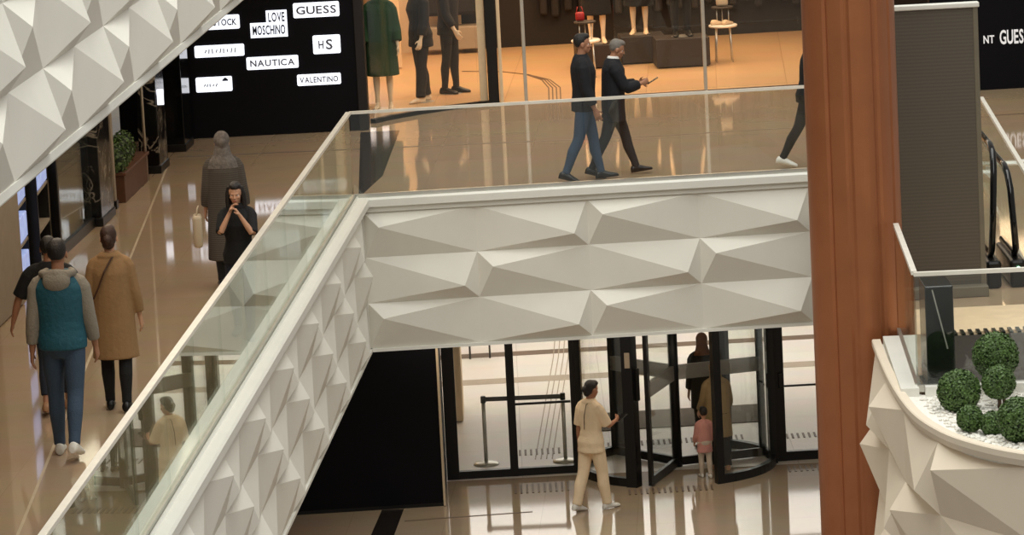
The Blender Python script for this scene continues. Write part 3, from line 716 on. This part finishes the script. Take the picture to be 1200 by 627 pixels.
dcx, dcy, dr = 2.03, 52.42, 1.25
t = thing('revolving_door', (dcx, dcy, GZ), 'black framed revolving door with three glass wings', 'revolving door')
def drum(a0, a1):
    k = 12; A = [R(a0 + (a1 - a0) * i / k) for i in range(k + 1)]
    def sweep(r0, r1, z0, z1, nm, m):
        mb = MB(); mb.rings([[(dcx + r * math.cos(a), dcy + r * math.sin(a), z) for r, z in ((r0, z0), (r1, z0), (r1, z1), (r0, z1))] for a in A]); mb.build(nm, m, t)
    sweep(dr - .007, dr + .007, GZ + .11, ZT - .16, 'curved_glass', 'doorglass')
    sweep(dr - .04, dr + .04, GZ, GZ + .11, 'curved_rail', 'blackmetal'); sweep(dr - .04, dr + .04, ZT - .16, ZT - .02, 'curved_rail', 'blackmetal')
drum(185, 241); drum(293, 355); drum(8, 55); drum(125, 172)
for a, wd in ((241, .15), (293, .10), (55, .1), (125, .1), (183, .1), (357, .12)):
    mb = MB(); x, y = dcx + dr * math.cos(R(a)), dcy + dr * math.sin(R(a))
    mb.box((x, y, (GZ + ZT) / 2), (wd, wd, ZT - GZ - .004), R(a)); mb.build('drum_post', 'blackmetal', t)
MB().tube([(dcx, dcy, GZ), (dcx, dcy, ZT)], .065, 16).build('centre_shaft', 'blackmetal', t, True)
for a in (251, 16, 131):
    d = Vector((math.cos(R(a)), math.sin(R(a)), 0)); c = Vector((dcx, dcy, 0)); fr = MB()
    p, q = c + d * .06, c + d * (dr - .06)
    fr.bar((p.x, p.y, GZ + .07), (q.x, q.y, GZ + .07), .05, .11); fr.bar((p.x, p.y, ZT - .09), (q.x, q.y, ZT - .09), .05, .11)
    fr.box((q.x, q.y, (GZ + ZT) / 2), (.09, .05, ZT - GZ - .03), R(a))
    wing = fr.build('wing_frame', 'blackmetal', t)
    def sub(mbx, nm, m):
        o = mbx.build(nm, m, t); o.parent = wing; return o
    sub(MB().bar((p.x, p.y, -3.08), (q.x, q.y, -3.08), .012, 2.2), 'wing_glass', 'doorglass')
    sub(MB().bar((p.x, p.y, -3.03), (q.x, q.y, -3.03), .05, .19), 'frosted_band', 'frost')
x, y = dcx + dr * math.cos(R(241)), dcy + dr * math.sin(R(241))
MB().box((x + .09, y - .02, -2.95), (.07, .05, .42), R(241), .01).build('control_box', 'blackmetal', t)
MB().box((x - .02, y - .08, -2.62), (.08, .02, .2), 0, .005).build('notice', 'greywall', t)
tag(MB().prism([(.95, 54.9), (3.35, 55.0), (3.35, 56.2), (.95, 56.1)], GZ, GZ + .012).build('entrance_mat', 'mat_brown'), 'wide brown grey mat on the lobby floor behind the revolving door', 'mat')
# lobby: pale column and a dark chair at the far left, queue barrier
t = thing('lobby_column', (-.86, 56.8, GZ), 'cream column in the bright lobby behind the left door', 'column')
MB().box((-.86, 56.6, (GZ - .95) / 2), (.16, 1.2, -.95 - GZ - .02), 0, .02).build('shaft', 'cream', t)
struct('wall_left', MB().prism([(-2.2, 52.6), (-2.1, 52.6), (-2.1, 66), (-2.2, 66)], GZ, -.9), 'cream')
t = thing('lobby_stool', (-.55, 60.9, GZ), 'small dark framed stool far back in the lobby behind the left door', 'stool')
for dx in (-.15, .15):
    for d2 in (-.15, .15): MB().tube([(-.55 + dx, 60.9 + d2, GZ), (-.55 + dx, 60.9 + d2, GZ + .45)], .014, 8).build('leg', 'blackmetal', t, True)
MB().box((-.55, 60.9, GZ + .47), (.36, .36, .05), 0, .015).build('seat', 'blackmetal', t)
def stanchion(label, x, y):
    t = thing('queue_post', (x, y, GZ), label, 'queue post', 'queue barrier posts')
    MB().lathe((x, y, GZ), [(.17, 0), (.17, .012), (.13, .03), (.03, .045)], 28).build('base', 'steel', t, True)
    MB().tube([(x, y, GZ + .04), (x, y, GZ + .86)], .026, 14).build('pole', 'steel', t, True)
    MB().lathe((x, y, GZ + .83), [(.035, 0), (.035, .08), (.028, .09)], 16).build('belt_head', 'blackmetal', t)
    return t
s1 = stanchion('steel queue post at the left end of the black belt', -.47, 53.15)
s2 = stanchion('steel queue post at the right end of the belt, by the woman in cream', .58, 53.1)
MB().bar((-.44, 53.15, GZ + .875), (.55, 53.1, GZ + .875), .008, .06).build('belt', 'blackmetal', s1)

# ------------------------------------------------------------------ people
def solid(mb, voxel, name, m, parent, smooth_it=4):
    me = bpy.data.meshes.new(name); me.from_pydata([tuple(v) for v in mb.v], [], mb.f); me.update()
    bm = bmesh.new(); bm.from_mesh(me); bmesh.ops.recalc_face_normals(bm, faces=bm.faces[:]); bm.to_mesh(me); bm.free()
    o = bpy.data.objects.new(name, me); COL.objects.link(o)
    md = o.modifiers.new('r', 'REMESH'); md.mode = 'VOXEL'; md.voxel_size = voxel; md.use_smooth_shade = True
    sm = o.modifiers.new('s', 'SMOOTH'); sm.factor = .5; sm.iterations = smooth_it
    dg = bpy.context.evaluated_depsgraph_get(); dg.update()
    m2 = bpy.data.meshes.new_from_object(o.evaluated_get(dg)); o.modifiers.clear(); o.data = m2
    bpy.data.meshes.remove(me); m2.name = name
    m2.materials.clear(); m2.materials.append(MT[m])
    for p in m2.polygons: p.use_smooth = True
    o.parent = parent
    return o

class Fig:
    """a jointed figure standing at its local origin, looking along +Y; lengths for a 1.75 m adult, scaled by k"""
    def __init__(s, h=1.75, fem=False, hip=(0, 0), knee=(5, 5), toe=(0, 0), arm=(0, 0), abd=(8, 8), elbow=(15, 15),
                 hand=(None, None), pole=(None, None), lean=0, tilt=0, twist=0, nod=0, turn=0, child=False, curl=30, foot_out=6):
        s.k = h / 1.75; s.fem = fem; s.curl = curl; s.child = child
        s.hs = 1.35 if child else 1.0
        sw = .145 if child else (.150 if fem else .178)
        s.sw = sw
        s.lean = Matrix.Rotation(R(-lean), 3, 'X') @ Matrix.Rotation(R(tilt), 3, 'Y') @ Matrix.Rotation(R(twist), 3, 'Z')
        s.piv = Vector((0, 0, .96))
        s.hr = Matrix.Rotation(R(turn), 3, 'Z') @ Matrix.Rotation(R(-nod), 3, 'X')
        s.neck = s.T(Vector((0, -.005, 1.50)))
        s.head_c = s.neck + s.lean @ (s.hr @ Vector((0, .02, .13 * s.hs)))
        # legs
        s.legs = []
        for i, sd in enumerate((-1, 1)):
            H = Vector((sd * .088, 0, .92)); a = R(hip[i]); b = R(hip[i] - knee[i])
            K = H + Vector((sd * .005, math.sin(a), -math.cos(a))) * .43; A = K + Vector((0, math.sin(b), -math.cos(b))) * .42
            tp = R(toe[i]); fd = Vector((sd * math.sin(R(foot_out)), math.cos(tp), math.sin(tp))).normalized()
            s.legs.append((H, K, A, fd))
        zm = min(min(A.z - .075, A.z + fd.z * .19 - .065, A.z - fd.z * .06 - .075) for H, K, A, fd in s.legs)
        s.dz = Vector((0, 0, -zm))
        # arms
        s.arms = []
        for i, sd in enumerate((-1, 1)):
            Sh = s.T(Vector((sd * sw, -.005, 1.395)))
            if hand[i] is not None:
                W = Vector(hand[i]) / s.k - s.dz; d = W - Sh; L = min(d.length, .545); dn = d.normalized(); W = Sh + dn * L
                x = (.29 ** 2 - .26 ** 2 + L * L) / (2 * L); hh = math.sqrt(max(.29 ** 2 - x * x, 0))
                pv = Vector(pole[i]) if pole[i] else Vector((sd * .6, -.5, -1)); pv = (pv - dn * pv.dot(dn)).normalized()
                E = Sh + dn * x + pv * hh
            else:
                a, ab = R(arm[i]), R(abd[i])
                ud = Vector((sd * math.sin(ab), math.sin(a) * math.cos(ab), -math.cos(a) * math.cos(ab)))
                e = R(arm[i] + elbow[i]); fd2 = Vector((sd * math.sin(ab) * .6, math.sin(e), -math.cos(e))).normalized()
                E = Sh + ud * .29; W = E + fd2 * .26
            s.arms.append((Sh, E, W))
    def T(s, p): return s.piv + s.lean @ (p - s.piv) if p.z > .96 else p
    def out(s, p): return (Vector(p) + s.dz) * s.k
    def ring(s, z, rx, ry, y0=0, n=20, x0=0):
        return [s.T(Vector((x0 + rx * math.cos(2 * math.pi * k / n), y0 + ry * math.sin(2 * math.pi * k / n), z))) for k in range(n)]
    def torso_rings(s, g=0, z0=.80, z1=9):
        if s.fem: P = [(.80, .10, .085, 0), (.87, .165, .118, -.01), (.94, .172, .122, -.012), (1.02, .145, .105, 0), (1.10, .125, .095, 0), (1.19, .138, .108, .006), (1.27, .15, .122, .014), (1.36, .145, .105, 0), (1.42, .115, .08, -.008), (1.455, .085, .065, -.01), (1.49, .058, .055, -.01)]
        else: P = [(.80, .10, .09, 0), (.87, .162, .118, -.008), (.94, .166, .12, -.006), (1.02, .155, .112, 0), (1.10, .152, .11, .004), (1.20, .165, .118, .006), (1.30, .178, .125, .006), (1.37, .172, .115, 0), (1.43, .135, .09, -.006), (1.465, .095, .07, -.01), (1.50, .064, .06, -.01)]
        if s.child: P = [(z, rx * .95, ry * 1.1, y) for z, rx, ry, y in P]
        return [s.ring(z, rx + g, ry + g, y) for z, rx, ry, y in P if z0 <= z <= z1]
    def arm_mb(s, mb, i, g, f0=0.0, f1=1.0, flare=0):
        Sh, E, W = s.arms[i]; c = 1.25 if s.child else (.88 if s.fem else 1.0); P = []; RR = []
        sd = (-1, 1)[i]; d0 = (E - Sh).normalized()
        path = [(0, Sh + d0 * .035 + s.lean @ Vector((sd * .004, 0, 0)), .050), (.25, Sh.lerp(E, .5), .049), (.46, Sh.lerp(E, .92), .042), (.54, E.lerp(W, .1), .042), (.7, E.lerp(W, .4), .041), (.88, E.lerp(W, .75), .033), (1.0, W, .027)]
        if f0 == 0:
            for fx, z, r in ((.40, 1.43, .040), (.72, 1.425, .042), (.93, 1.405, .046)): P.append(s.T(Vector((sd * s.sw * fx, -.005, z)))); RR.append(r * c + g * .8)
        for f, p, r in path:
            if f0 - 1e-6 <= f <= f1 + 1e-6: P.append(p); RR.append(r * c + g + flare * f)
        mb.tube(P, RR, 12)
    def leg_mb(s, mb, i, g, f1=1.0, flare=0, f0=0):
        H, K, A, fd = s.legs[i]; c = 1.15 if s.child else (.97 if s.fem else 1.0)
        path = [(0, H + Vector((0, -.005, .03)), .085), (.25, H.lerp(K, .45), .075), (.46, H.lerp(K, .92), .056), (.54, K.lerp(A, .08) + Vector((0, -.005, 0)), .053), (.68, K.lerp(A, .35) + Vector((0, -.014, 0)), .053), (.88, K.lerp(A, .78), .037), (1.0, A, .035)]
        pts = [(p, r * c + g + flare * f) for f, p, r in path if f0 <= f <= f1 + 1e-6]
        mb.tube([p for p, r in pts], [r for p, r in pts], 14)
    def foot_mb(s, mb, i, g=0, long=1.0):
        H, K, A, fd = s.legs[i]; side = fd.cross(Vector((0, 0, 1))).normalized(); upv = side.cross(fd).normalized(); rr = []
        base = A - upv * .075
        for tt, wd, ht in ((-.075, .018, .05), (-.06, .032, .085), (-.01, .036, .105), (.05, .038, .085), (.11, .043, .06), (.16, .042, .045), (.19, .03, .035), (.205, .012, .02)):
            c = base + fd * (tt * long) + upv * (ht / 2); rr.append([c + side * ((wd + g) * math.cos(2 * math.pi * k / 12)) + upv * ((ht / 2 + (g if math.sin(2 * math.pi * k / 12) > 0 else 0)) * math.sin(2 * math.pi * k / 12)) for k in range(12)])
        mb.rings(rr)
    def hand_mb(s, mb, i):
        Sh, E, W = s.arms[i]; d = (W - E).normalized(); sd = (-1, 1)[i]
        n = Vector((-sd, .15, 0)); n = (n - d * n.dot(d)).normalized()          # palm side
        sdv = n.cross(d).normalized()
        if sdv.dot(Vector((0, 1, .2))) < 0: sdv = -sdv                            # thumb side
        rr = []
        for tt, wd, th in ((-.02, .024, .022), (.02, .033, .018), (.06, .041, .016), (.09, .040, .014)):
            c = W + d * tt; rr.append([c + sdv * (wd * math.cos(2 * math.pi * q / 12)) + n * (th * math.sin(2 * math.pi * q / 12)) for q in range(12)])
        mb.rings(rr)
        for f, (off, L) in enumerate(((.032, .072), (.011, .08), (-.011, .075), (-.032, .058))):
            p = W + d * .078 + sdv * off; dd = (d + sdv * off * 3).normalized(); pts = [p]; ang = R(s.curl)
            for q, fr_ in enumerate((.42, .33, .25)):
                a = ang * (.5 + q * .6); pts.append(pts[-1] + (dd * math.cos(a) + n * math.sin(a)) * (L * fr_))
            mb.tube(pts, [.0095, .009, .008, .0065], 8)
        p = W + d * .02 + sdv * .028
        p2 = p + (sdv * .65 + d * .65 + n * .35).normalized() * .042; p3 = p2 + (d * .9 + n * .35 + sdv * .1).normalized() * .032
        mb.tube([p - sdv * .01, p, p2, p3], [.014, .0125, .010, .0075], 8)
    def head_pt(s, x, y, z): return s.head_c + s.lean @ (s.hr @ (Vector((x, y, z)) * s.hs))
    def head_mb(s, mb):
        rot = s.lean @ s.hr; q = s.hs
        B = lambda x, y, z, r: mb.ball(s.head_pt(x, y, z), tuple(e * q for e in r), 16, rot)
        B(0, -.008, .022, (.074, .092, .095)); B(0, .018, -.045, (.056, .068, .068)); B(0, .045, -.085, (.033, .034, .028))
        B(0, .072, .012, (.048, .018, .012)); B(0, .088, -.022, (.012, .016, .024)); B(0, .098, -.034, (.015, .013, .011))
        B(0, .078, -.066, (.024, .012, .012)); B(.036, .06, -.03, (.024, .022, .02)); B(-.036, .06, -.03, (.024, .022, .02))
        for e in (-1, 1): B(e * .077, -.004, -.012, (.009, .020, .032))
        mb.tube([s.T(Vector((0, -.01, 1.42))), s.neck, s.head_pt(0, -.005, -.05)], [.062, .052 if not s.fem else .046, .050], 14)
    def body(s, parent, skin, voxel=.006, hands=True):
        mb = MB(); mb.rings(s.torso_rings(-.004))
        for i in (0, 1):
            s.leg_mb(mb, i, -.004); s.arm_mb(mb, i, -.003); s.foot_mb(mb, i, -.006, .95); s.hand_mb(mb, i)
        s.head_mb(mb); mb.v = [s.out(v) for v in mb.v]
        b = solid(mb, voxel * s.k, 'body', skin, parent, 3)
        for e in (-1, 1):
            c = s.out(s.head_pt(e * .031, .064, -.006)); ey = MB().ball(c, .0115 * s.k * s.hs, 10).build('eye', 'eye', None, True); ey.parent = parent
            ir = MB().ball(s.out(s.head_pt(e * .031, .0715, -.006)), .0056 * s.k * s.hs, 8).build('iris', 'iris', None, True); ir.parent = ey
        mt = MB().ball(s.out(s.head_pt(0, .089, -.067)), (.020 * s.k, .006 * s.k, .007 * s.k), 10, s.lean @ s.hr).build('mouth', 'lip', None, True); mt.parent = parent
        return b
    def put(s, mb, name, m, parent, voxel=.01, it=4):
        mb.v = [s.out(v) for v in mb.v]; return solid(mb, voxel * s.k, name, m, parent, it)
    def top(s, parent, name, m, g=.016, sleeve=.93, hem=.88, flare=0, hem_ry=None, collar=True, arms=(0, 1), hem_y=0, sl_g=None):
        mb = MB(); z0 = max(hem, .80); RR = s.torso_rings(g, max(z0, .86), 1.46)
        if hem < .75:            # loose coats hang straight from the chest
            z1 = .86; RR = [s.ring(z, (.152 if s.fem else .166) + g + .012 * (1.30 - z) / .4, .118 + g, 0) for z in (.86, .95, 1.05, 1.15, 1.25, 1.31)] + s.torso_rings(g, 1.34, 1.46)
        if hem < .86:
            loose = hem < .75; w0 = ((.1652 if s.fem else .1792) if loose else (.172 if s.fem else .166)) + g
            ex = [s.ring(z, w0 + flare * (.86 - z), (.118 if loose else .122) + g + flare * 1.1 * (.86 - z), (0 if loose else -.01) + hem_y * (.86 - z)) for z in [hem + (.84 - hem) * q / 5 for q in range(6)]]
            RR = ex + RR
        RR.append(s.ring(1.475, .085 + g, .07 + g, -.01)); 
        if collar: RR.append(s.ring(1.51, .062 + g * .6, .062 + g * .6, -.008))
        mb.rings(RR)
        for i in arms:
            if sleeve > 0: s.arm_mb(mb, i, g if sl_g is None else sl_g, 0, sleeve)
        return s.put(mb, name, m, parent)
    def trousers(s, parent, m, g=.013, flare=0, f1=.97, name='trousers'):
        mb = MB(); mb.rings(s.torso_rings(g, .80, 1.05))
        for i in (0, 1): s.leg_mb(mb, i, g, 2, flare) if f1 > .96 else s.leg_mb(mb, i, g, f1, flare)
        return s.put(mb, name, m, parent)
    def shoes(s, parent, m, g=.006, sole=None):
        for i in (0, 1):
            mb = MB(); s.foot_mb(mb, i, g); s.put(mb, 'shoe', m, parent, .007, 2)
    def hair(s, parent, m, style='short'):
        mb = MB(); rot = s.lean @ s.hr; q = s.hs
        B = lambda x, y, z, r: mb.ball(s.head_pt(x, y, z), tuple(e * q for e in r), 16, rot)
        B(0, -.022, .040, (.080, .090, .090)); B(0, .02, .085, (.062, .068, .042)); B(0, -.045, .012 if style == 'short' else -.005, (.074, .056, .062 if style == 'short' else .075))
        if style == 'long':
            for e in (-1, 1): mb.tube([s.head_pt(e * .06, -.01, .07), s.head_pt(e * .083, -.005, .0), s.head_pt(e * .088, -.005, -.1), s.head_pt(e * .09, .02, -.22)], [.03 * q, .03 * q, .033 * q, .022 * q], 10)
            B(0, -.065, -.09, (.085, .045, .12))
        if style == 'bun': B(0, -.105, -.005, (.045, .042, .05)); B(0, -.07, -.05, (.06, .04, .05))
        if style == 'pony': B(0, -.10, .02, (.035, .035, .035)); mb.tube([s.head_pt(0, -.11, .02), s.head_pt(0, -.13, -.05), s.head_pt(0, -.115, -.14)], [.025, .03, .014], 10)
        return s.put(mb, 'hair', m, parent, .007, 3)
    def scarf(s, parent, m, drape=.16, bun=True):
        mb = MB(); rot = s.lean @ s.hr
        B = lambda x, y, z, r: mb.ball(s.head_pt(x, y, z), r, 18, rot)
        B(0, -.022, .03, (.090, .10, .102)); B(0, -.02, -.06, (.088, .085, .08))
        if bun: B(0, -.09, .01, (.055, .045, .06))
        mb.rings([s.ring(1.50 - drape, .20, .14, -.01), s.ring(1.43, .165, .125, -.01), s.ring(1.49, .105, .10, -.012), s.ring(1.56, .088, .09, -.01)])
        return s.put(mb, 'headscarf', m, parent, .009, 4)

def person(loc, heading, label, fig, cat='person', name='person'):
    t = thing(name, loc, label, cat, None, R(heading) if heading else R(.01)); return t

# heading 0 looks away from the camera (+Y), -90 looks right (+X)
# 1 man in teal vest
f = Fig(1.87, hip=(6, -14), knee=(4, 18), toe=(0, -14), arm=(-6, 4), abd=(9, 9), elbow=(10, 12))
p = person((-3.86, 34.45, 0), -3, 'man seen from behind in teal padded vest with grey hood and blue jeans', f)
f.body(p, 'skin_dark'); f.hair(p, 'hair'); f.top(p, 'sweatshirt', 'hoodgrey', .016, .93, .90); f.trousers(p, 'jeans'); f.shoes(p, 'shoe_white')
f.top(p, 'vest', 'teal', .034, 0, .87)
mb = MB(); mb.ball(f.T(Vector((0, -.115, 1.43))), (.115, .06, .09), 16); mb.tube([f.T(Vector((x, y, 1.50 - abs(x) * .15))) for x, y in ((-.09, .05), (-.125, -.03), (-.09, -.10), (0, -.13), (.09, -.10), (.125, -.03), (.09, .05))], .034, 10)
f.put(mb, 'hood', 'hoodgrey', p)
# 2 person in black shirt ahead of him
f = Fig(1.60, hip=(-12, 10), knee=(14, 4), toe=(-12, 0), arm=(0, 0), abd=(30, 24), elbow=(10, 15))
p = person((-4.16, 36.45, 0), 0, 'person in black short sleeved shirt mostly hidden behind the man in the teal vest', f)
f.body(p, 'skin_dark'); f.hair(p, 'hair'); f.top(p, 'shirt', 'blackcloth', .034, .5, .86); f.trousers(p, 'jeans_dark', f1=.88); f.shoes(p, 'shoe_tan')
# 3 woman in camel coat
f = Fig(1.68, True, hip=(5, -6), knee=(3, 8), toe=(0, -4), arm=(0, 0), abd=(12, 12), elbow=(10, 14))
p = person((-3.60, 36.35, 0), -2, 'woman seen from behind in knee length camel coat with dark trousers', f)
f.body(p, 'skin'); f.hair(p, 'hair_brown', 'bun'); f.top(p, 'coat', 'camel', .034, .95, .50, .06, sl_g=.024); f.trousers(p, 'blackcloth'); f.shoes(p, 'shoe_black')
mb = MB(); mb.tube([f.T(Vector(q)) for q in ((.07, -.02, 1.50), (.03, -.12, 1.46), (-.04, -.168, 1.34), (-.10, -.165, 1.2), (-.16, -.14, 1.08))], .012, 8, None, .6)
f.put(mb, 'bag_strap', 'strap', p, .006, 2)
# 4 woman in grey scarf
f = Fig(1.66, True, hip=(6, -6), knee=(3, 8), toe=(0, -4), arm=(0, 0), abd=(10, 10), elbow=(20, 14))
p = person((-2.98, 42.75, 0), 2, 'woman in grey headscarf and long striped grey coat walking away', f)
f.body(p, 'skin'); f.scarf(p, 'hijab'); f.top(p, 'coat', 'abaya', .036, .95, .32, .05, sl_g=.026); f.trousers(p, 'charcoal'); f.shoes(p, 'shoe_black')
t = thing('shoulder_bag', (-3.27, 42.5, .49), 'cream bag carried low at the left side of the woman in the long grey coat', 'bag')
MB().box((-3.27, 42.5, .66), (.10, .26, .34), R(4), .035).build('bag_body', 'bag', t, True)
MB().tube([(-3.27, 42.42, .82), (-3.26, 42.45, .90), (-3.25, 42.5, .92), (-3.26, 42.55, .90), (-3.27, 42.58, .82)], .008, 8).build('handle', 'bag', t, True)
# 5 woman in black facing the camera
f = Fig(1.56, True, hip=(10, -8), knee=(4, 14), toe=(0, -8), hand=((-.05, .19, 1.24), (.05, .18, 1.27)), pole=((-.5, .1, -1), (.5, .1, -1)), nod=8, tilt=0, lean=2, curl=50)
p = person((-2.66, 39.72, 0), 176, 'woman with dark hair in black top facing the camera, both hands raised to her face', f)
f.body(p, 'skin'); f.hair(p, 'hair', 'long'); f.top(p, 'top', 'blackcloth', .020, .5, .84); f.trousers(p, 'jeans_dark'); f.shoes(p, 'shoe_black')
# 6 man in jeans on the bridge
f = Fig(1.80, hip=(13, -12), knee=(3, 12), toe=(4, -16), arm=(-6, 6), abd=(5, 5), elbow=(8, 14))
p = person((.97, 49.22, 0), -88, 'man in dark jacket and blue jeans walking on the bridge', f)
f.body(p, 'skin_dark'); f.hair(p, 'hair'); f.top(p, 'jacket', 'navy', .026, .96, .84); f.trousers(p, 'jeans'); f.shoes(p, 'shoe_black')
# 7 man with phone
f = Fig(1.70, hip=(20, -17), knee=(4, 10), toe=(6, -16), arm=(10, 10), abd=(5, 5), elbow=(55, 70), hand=((-.10, .34, 1.12), (.07, .36, 1.13)), nod=14, lean=3, curl=60)
p = person((1.33, 49.55, 0), -86, 'man in long dark coat and white collar walking on the bridge looking at a phone', f)
f.body(p, 'skin_dark'); f.hair(p, 'hair_grey'); f.top(p, 'coat', 'navy', .030, .96, .72, .05); f.trousers(p, 'charcoal'); f.shoes(p, 'shoe_black')
mb = MB(); mb.rings([f.ring(1.455, .095, .085, -.002), f.ring(1.49, .082, .082, -.002), f.ring(1.535, .068, .072, 0)]); f.put(mb, 'shirt_collar', 'shirt', p, .008, 2)
hw = f.out(f.arms[1][2]); ph = Matrix.Rotation(R(-86), 3, 'Z') @ hw
t = thing('phone', (1.33 + ph.x + .13, 49.55 + ph.y + .03, ph.z + .02), 'dark phone held by the man in the long coat', 'phone')
o = MB().box((0, 0, 0), (.15, .075, .010), 0, .003).build('phone_body', 'phone'); o.parent = t; o.rotation_euler = (0, R(-30), 0)
# 8 person half hidden behind the column
f = Fig(1.70, True, hip=(16, -20), knee=(4, 10), toe=(4, -12), arm=(-4, 4), abd=(4, 4), elbow=(10, 14), lean=7)
p = person((3.70, 49.5, 0), -90, 'person in black clothes and white trainers half hidden by the copper column', f)
f.body(p, 'skin'); f.hair(p, 'hair'); f.top(p, 'jacket', 'blackcloth', .026, .96, .84); f.trousers(p, 'blackcloth'); f.shoes(p, 'shoe_white')
# 9 woman in cream on the ground floor
f = Fig(1.66, True, hip=(-12, 12), knee=(8, 4), toe=(-10, 2), arm=(-4, 10), abd=(12, 8), elbow=(10, 40), hand=(None, (.10, .34, 1.10)), nod=10, turn=-10, curl=45)
p = person((.88, 50.1, GZ), -48, 'woman in loose cream top and trousers walking on the ground floor holding a phone', f)
f.body(p, 'skin_dark'); f.hair(p, 'hair', 'bun'); f.top(p, 'top', 'creamcloth', .030, .52, .80, .05, sl_g=.034); f.trousers(p, 'creamcloth', .02, .012); f.shoes(p, 'shoe_white')
mb = MB(); mb.tube([f.T(Vector(q)) for q in ((.07, .02, 1.515), (.055, -.115, 1.45), (.05, -.158, 1.3), (.04, -.155, 1.12))], .008, 8, None, .6)
f.put(mb, 'bag_strap', 'strap', p, .005, 2)
hw = f.out(f.arms[1][2]); ph = Matrix.Rotation(R(-48), 3, 'Z') @ hw
t = thing('phone', (.88 + ph.x + .08, 50.1 + ph.y + .07, GZ + ph.z + .02), 'dark phone in the right hand of the woman in cream', 'phone')
o = MB().box((0, 0, 0), (.15, .075, .010), 0, .003).build('phone_body', 'phone'); o.parent = t; o.rotation_euler = (0, R(-25), R(45))
# 10 woman in dark coat behind the revolving door
f = Fig(1.56, True, arm=(0, 0), elbow=(15, 15))
p = person((2.46, 53.45, GZ), 8, 'person with rust brown scarf and dark coat standing beyond the revolving door', f)
f.body(p, 'skin'); f.scarf(p, 'rust', .07); f.top(p, 'coat', 'brownsuit', .03, .95, .62, .02); f.trousers(p, 'blackcloth'); f.shoes(p, 'shoe_black')
# 11 person in tan coat in the revolving door
f = Fig(1.42, True, hip=(8, -8), knee=(4, 8), toe=(0, -6), arm=(10, 20), abd=(12, 14), elbow=(30, 25), lean=8, nod=14)
p = person((2.57, 52.10, GZ), 10, 'person in loose tan coat and black trousers passing through the revolving door', f)
f.body(p, 'skin'); f.scarf(p, 'olive', .10, False); f.top(p, 'coat', 'olive', .045, .95, .55, .06, sl_g=.035); f.trousers(p, 'blackcloth', .03); f.shoes(p, 'shoe_tan')
# 12 child
f = Fig(.88, True, child=True, hip=(6, -6), knee=(4, 6), arm=(8, 8), abd=(10, 10), elbow=(20, 20))
p = person((2.36, 51.68, GZ), 12, 'small child in pink coat and pale leggings in the revolving door', f)
f.body(p, 'skin', .0085); f.hair(p, 'hair'); f.top(p, 'coat', 'pink', .03, .95, .66, .06); f.trousers(p, 'legging'); f.shoes(p, 'shoe_white')

# mannequins in the shop
def mannequin(loc, rz, label, build, **kw):
    f = Fig(**kw); p = person(loc, rz, label, f, 'mannequin', 'mannequin'); mb = MB(); mb.rings(f.torso_rings(-.004))
    for i in (0, 1): f.leg_mb(mb, i, -.004); f.arm_mb(mb, i, -.003); f.foot_mb(mb, i, -.004, .95); f.hand_mb(mb, i)
    f.head_mb(mb); mb.v = [f.out(v) for v in mb.v]; solid(mb, .0075, 'body', 'manikin', p, 3)
    mb = MB().lathe((0, 0, .0), [(.16, 0), (.16, .006), (.02, .01)], 24).build('base_plate', 'steel'); mb.parent = p; mb.location = (0, 0, 0)
    build(f, p); return p
def w_green(f, p): f.top(p, 'coat', 'greencoat', .05, .95, .46, .05, sl_g=.04)
def w_suit(f, p): f.top(p, 'jacket', 'brownsuit', .035, .95, .76, .05); f.trousers(p, 'brownsuit', .016, .02)
def w_dark(f, p): f.top(p, 'jumper', 'brownsuit', .026, .95, .82); f.trousers(p, 'brownsuit', .010); f.shoes(p, 'shoe_black')
mannequin((-1.68, 57.35, 0), 175, 'mannequin in long green coat at the left end of the shop window', w_green, h=1.80, fem=True, arm=(5, 5), abd=(12, 10), elbow=(15, 15))
mannequin((-1.14, 57.95, 0), 118, 'mannequin in dark suit with flared trousers, middle of the window', w_suit, h=1.82, fem=True, hip=(7, -4), knee=(3, 6), arm=(8, -14), abd=(14, 16), elbow=(12, 14))
mannequin((-.74, 58.75, 0), -110, 'mannequin in dark jumper, slim trousers and black shoes near the black post', w_dark, h=1.82, hip=(5, -2), arm=(-12, 12), abd=(16, 10), elbow=(20, 20))
def w_dress(f, p): f.top(p, 'dress', 'blackcloth', .035, .5, .42, .06)
def w_boots(f, p): f.top(p, 'dress', 'blackcloth', .03, .3, .55, .05); f.shoes(p, 'shoe_black'); f.trousers(p, 'blackcloth', .012)
mannequin((1.45, 61.1, .36), 180, 'mannequin in long dark dress on the left plinth', w_dress, h=1.78, fem=True, abd=(10, 10))
mannequin((2.1, 61.5, .42), 172, 'mannequin in long dark dress on the middle plinth', w_dress, h=1.78, fem=True, abd=(10, 10))
mannequin((2.7, 60.75, .44), 185, 'mannequin in dark dress and dark boots with bare pale arms on the right plinth', w_boots, h=1.78, fem=True, abd=(12, 12))
for o in bpy.data.objects:
    if '_o' in o: del o['_o']
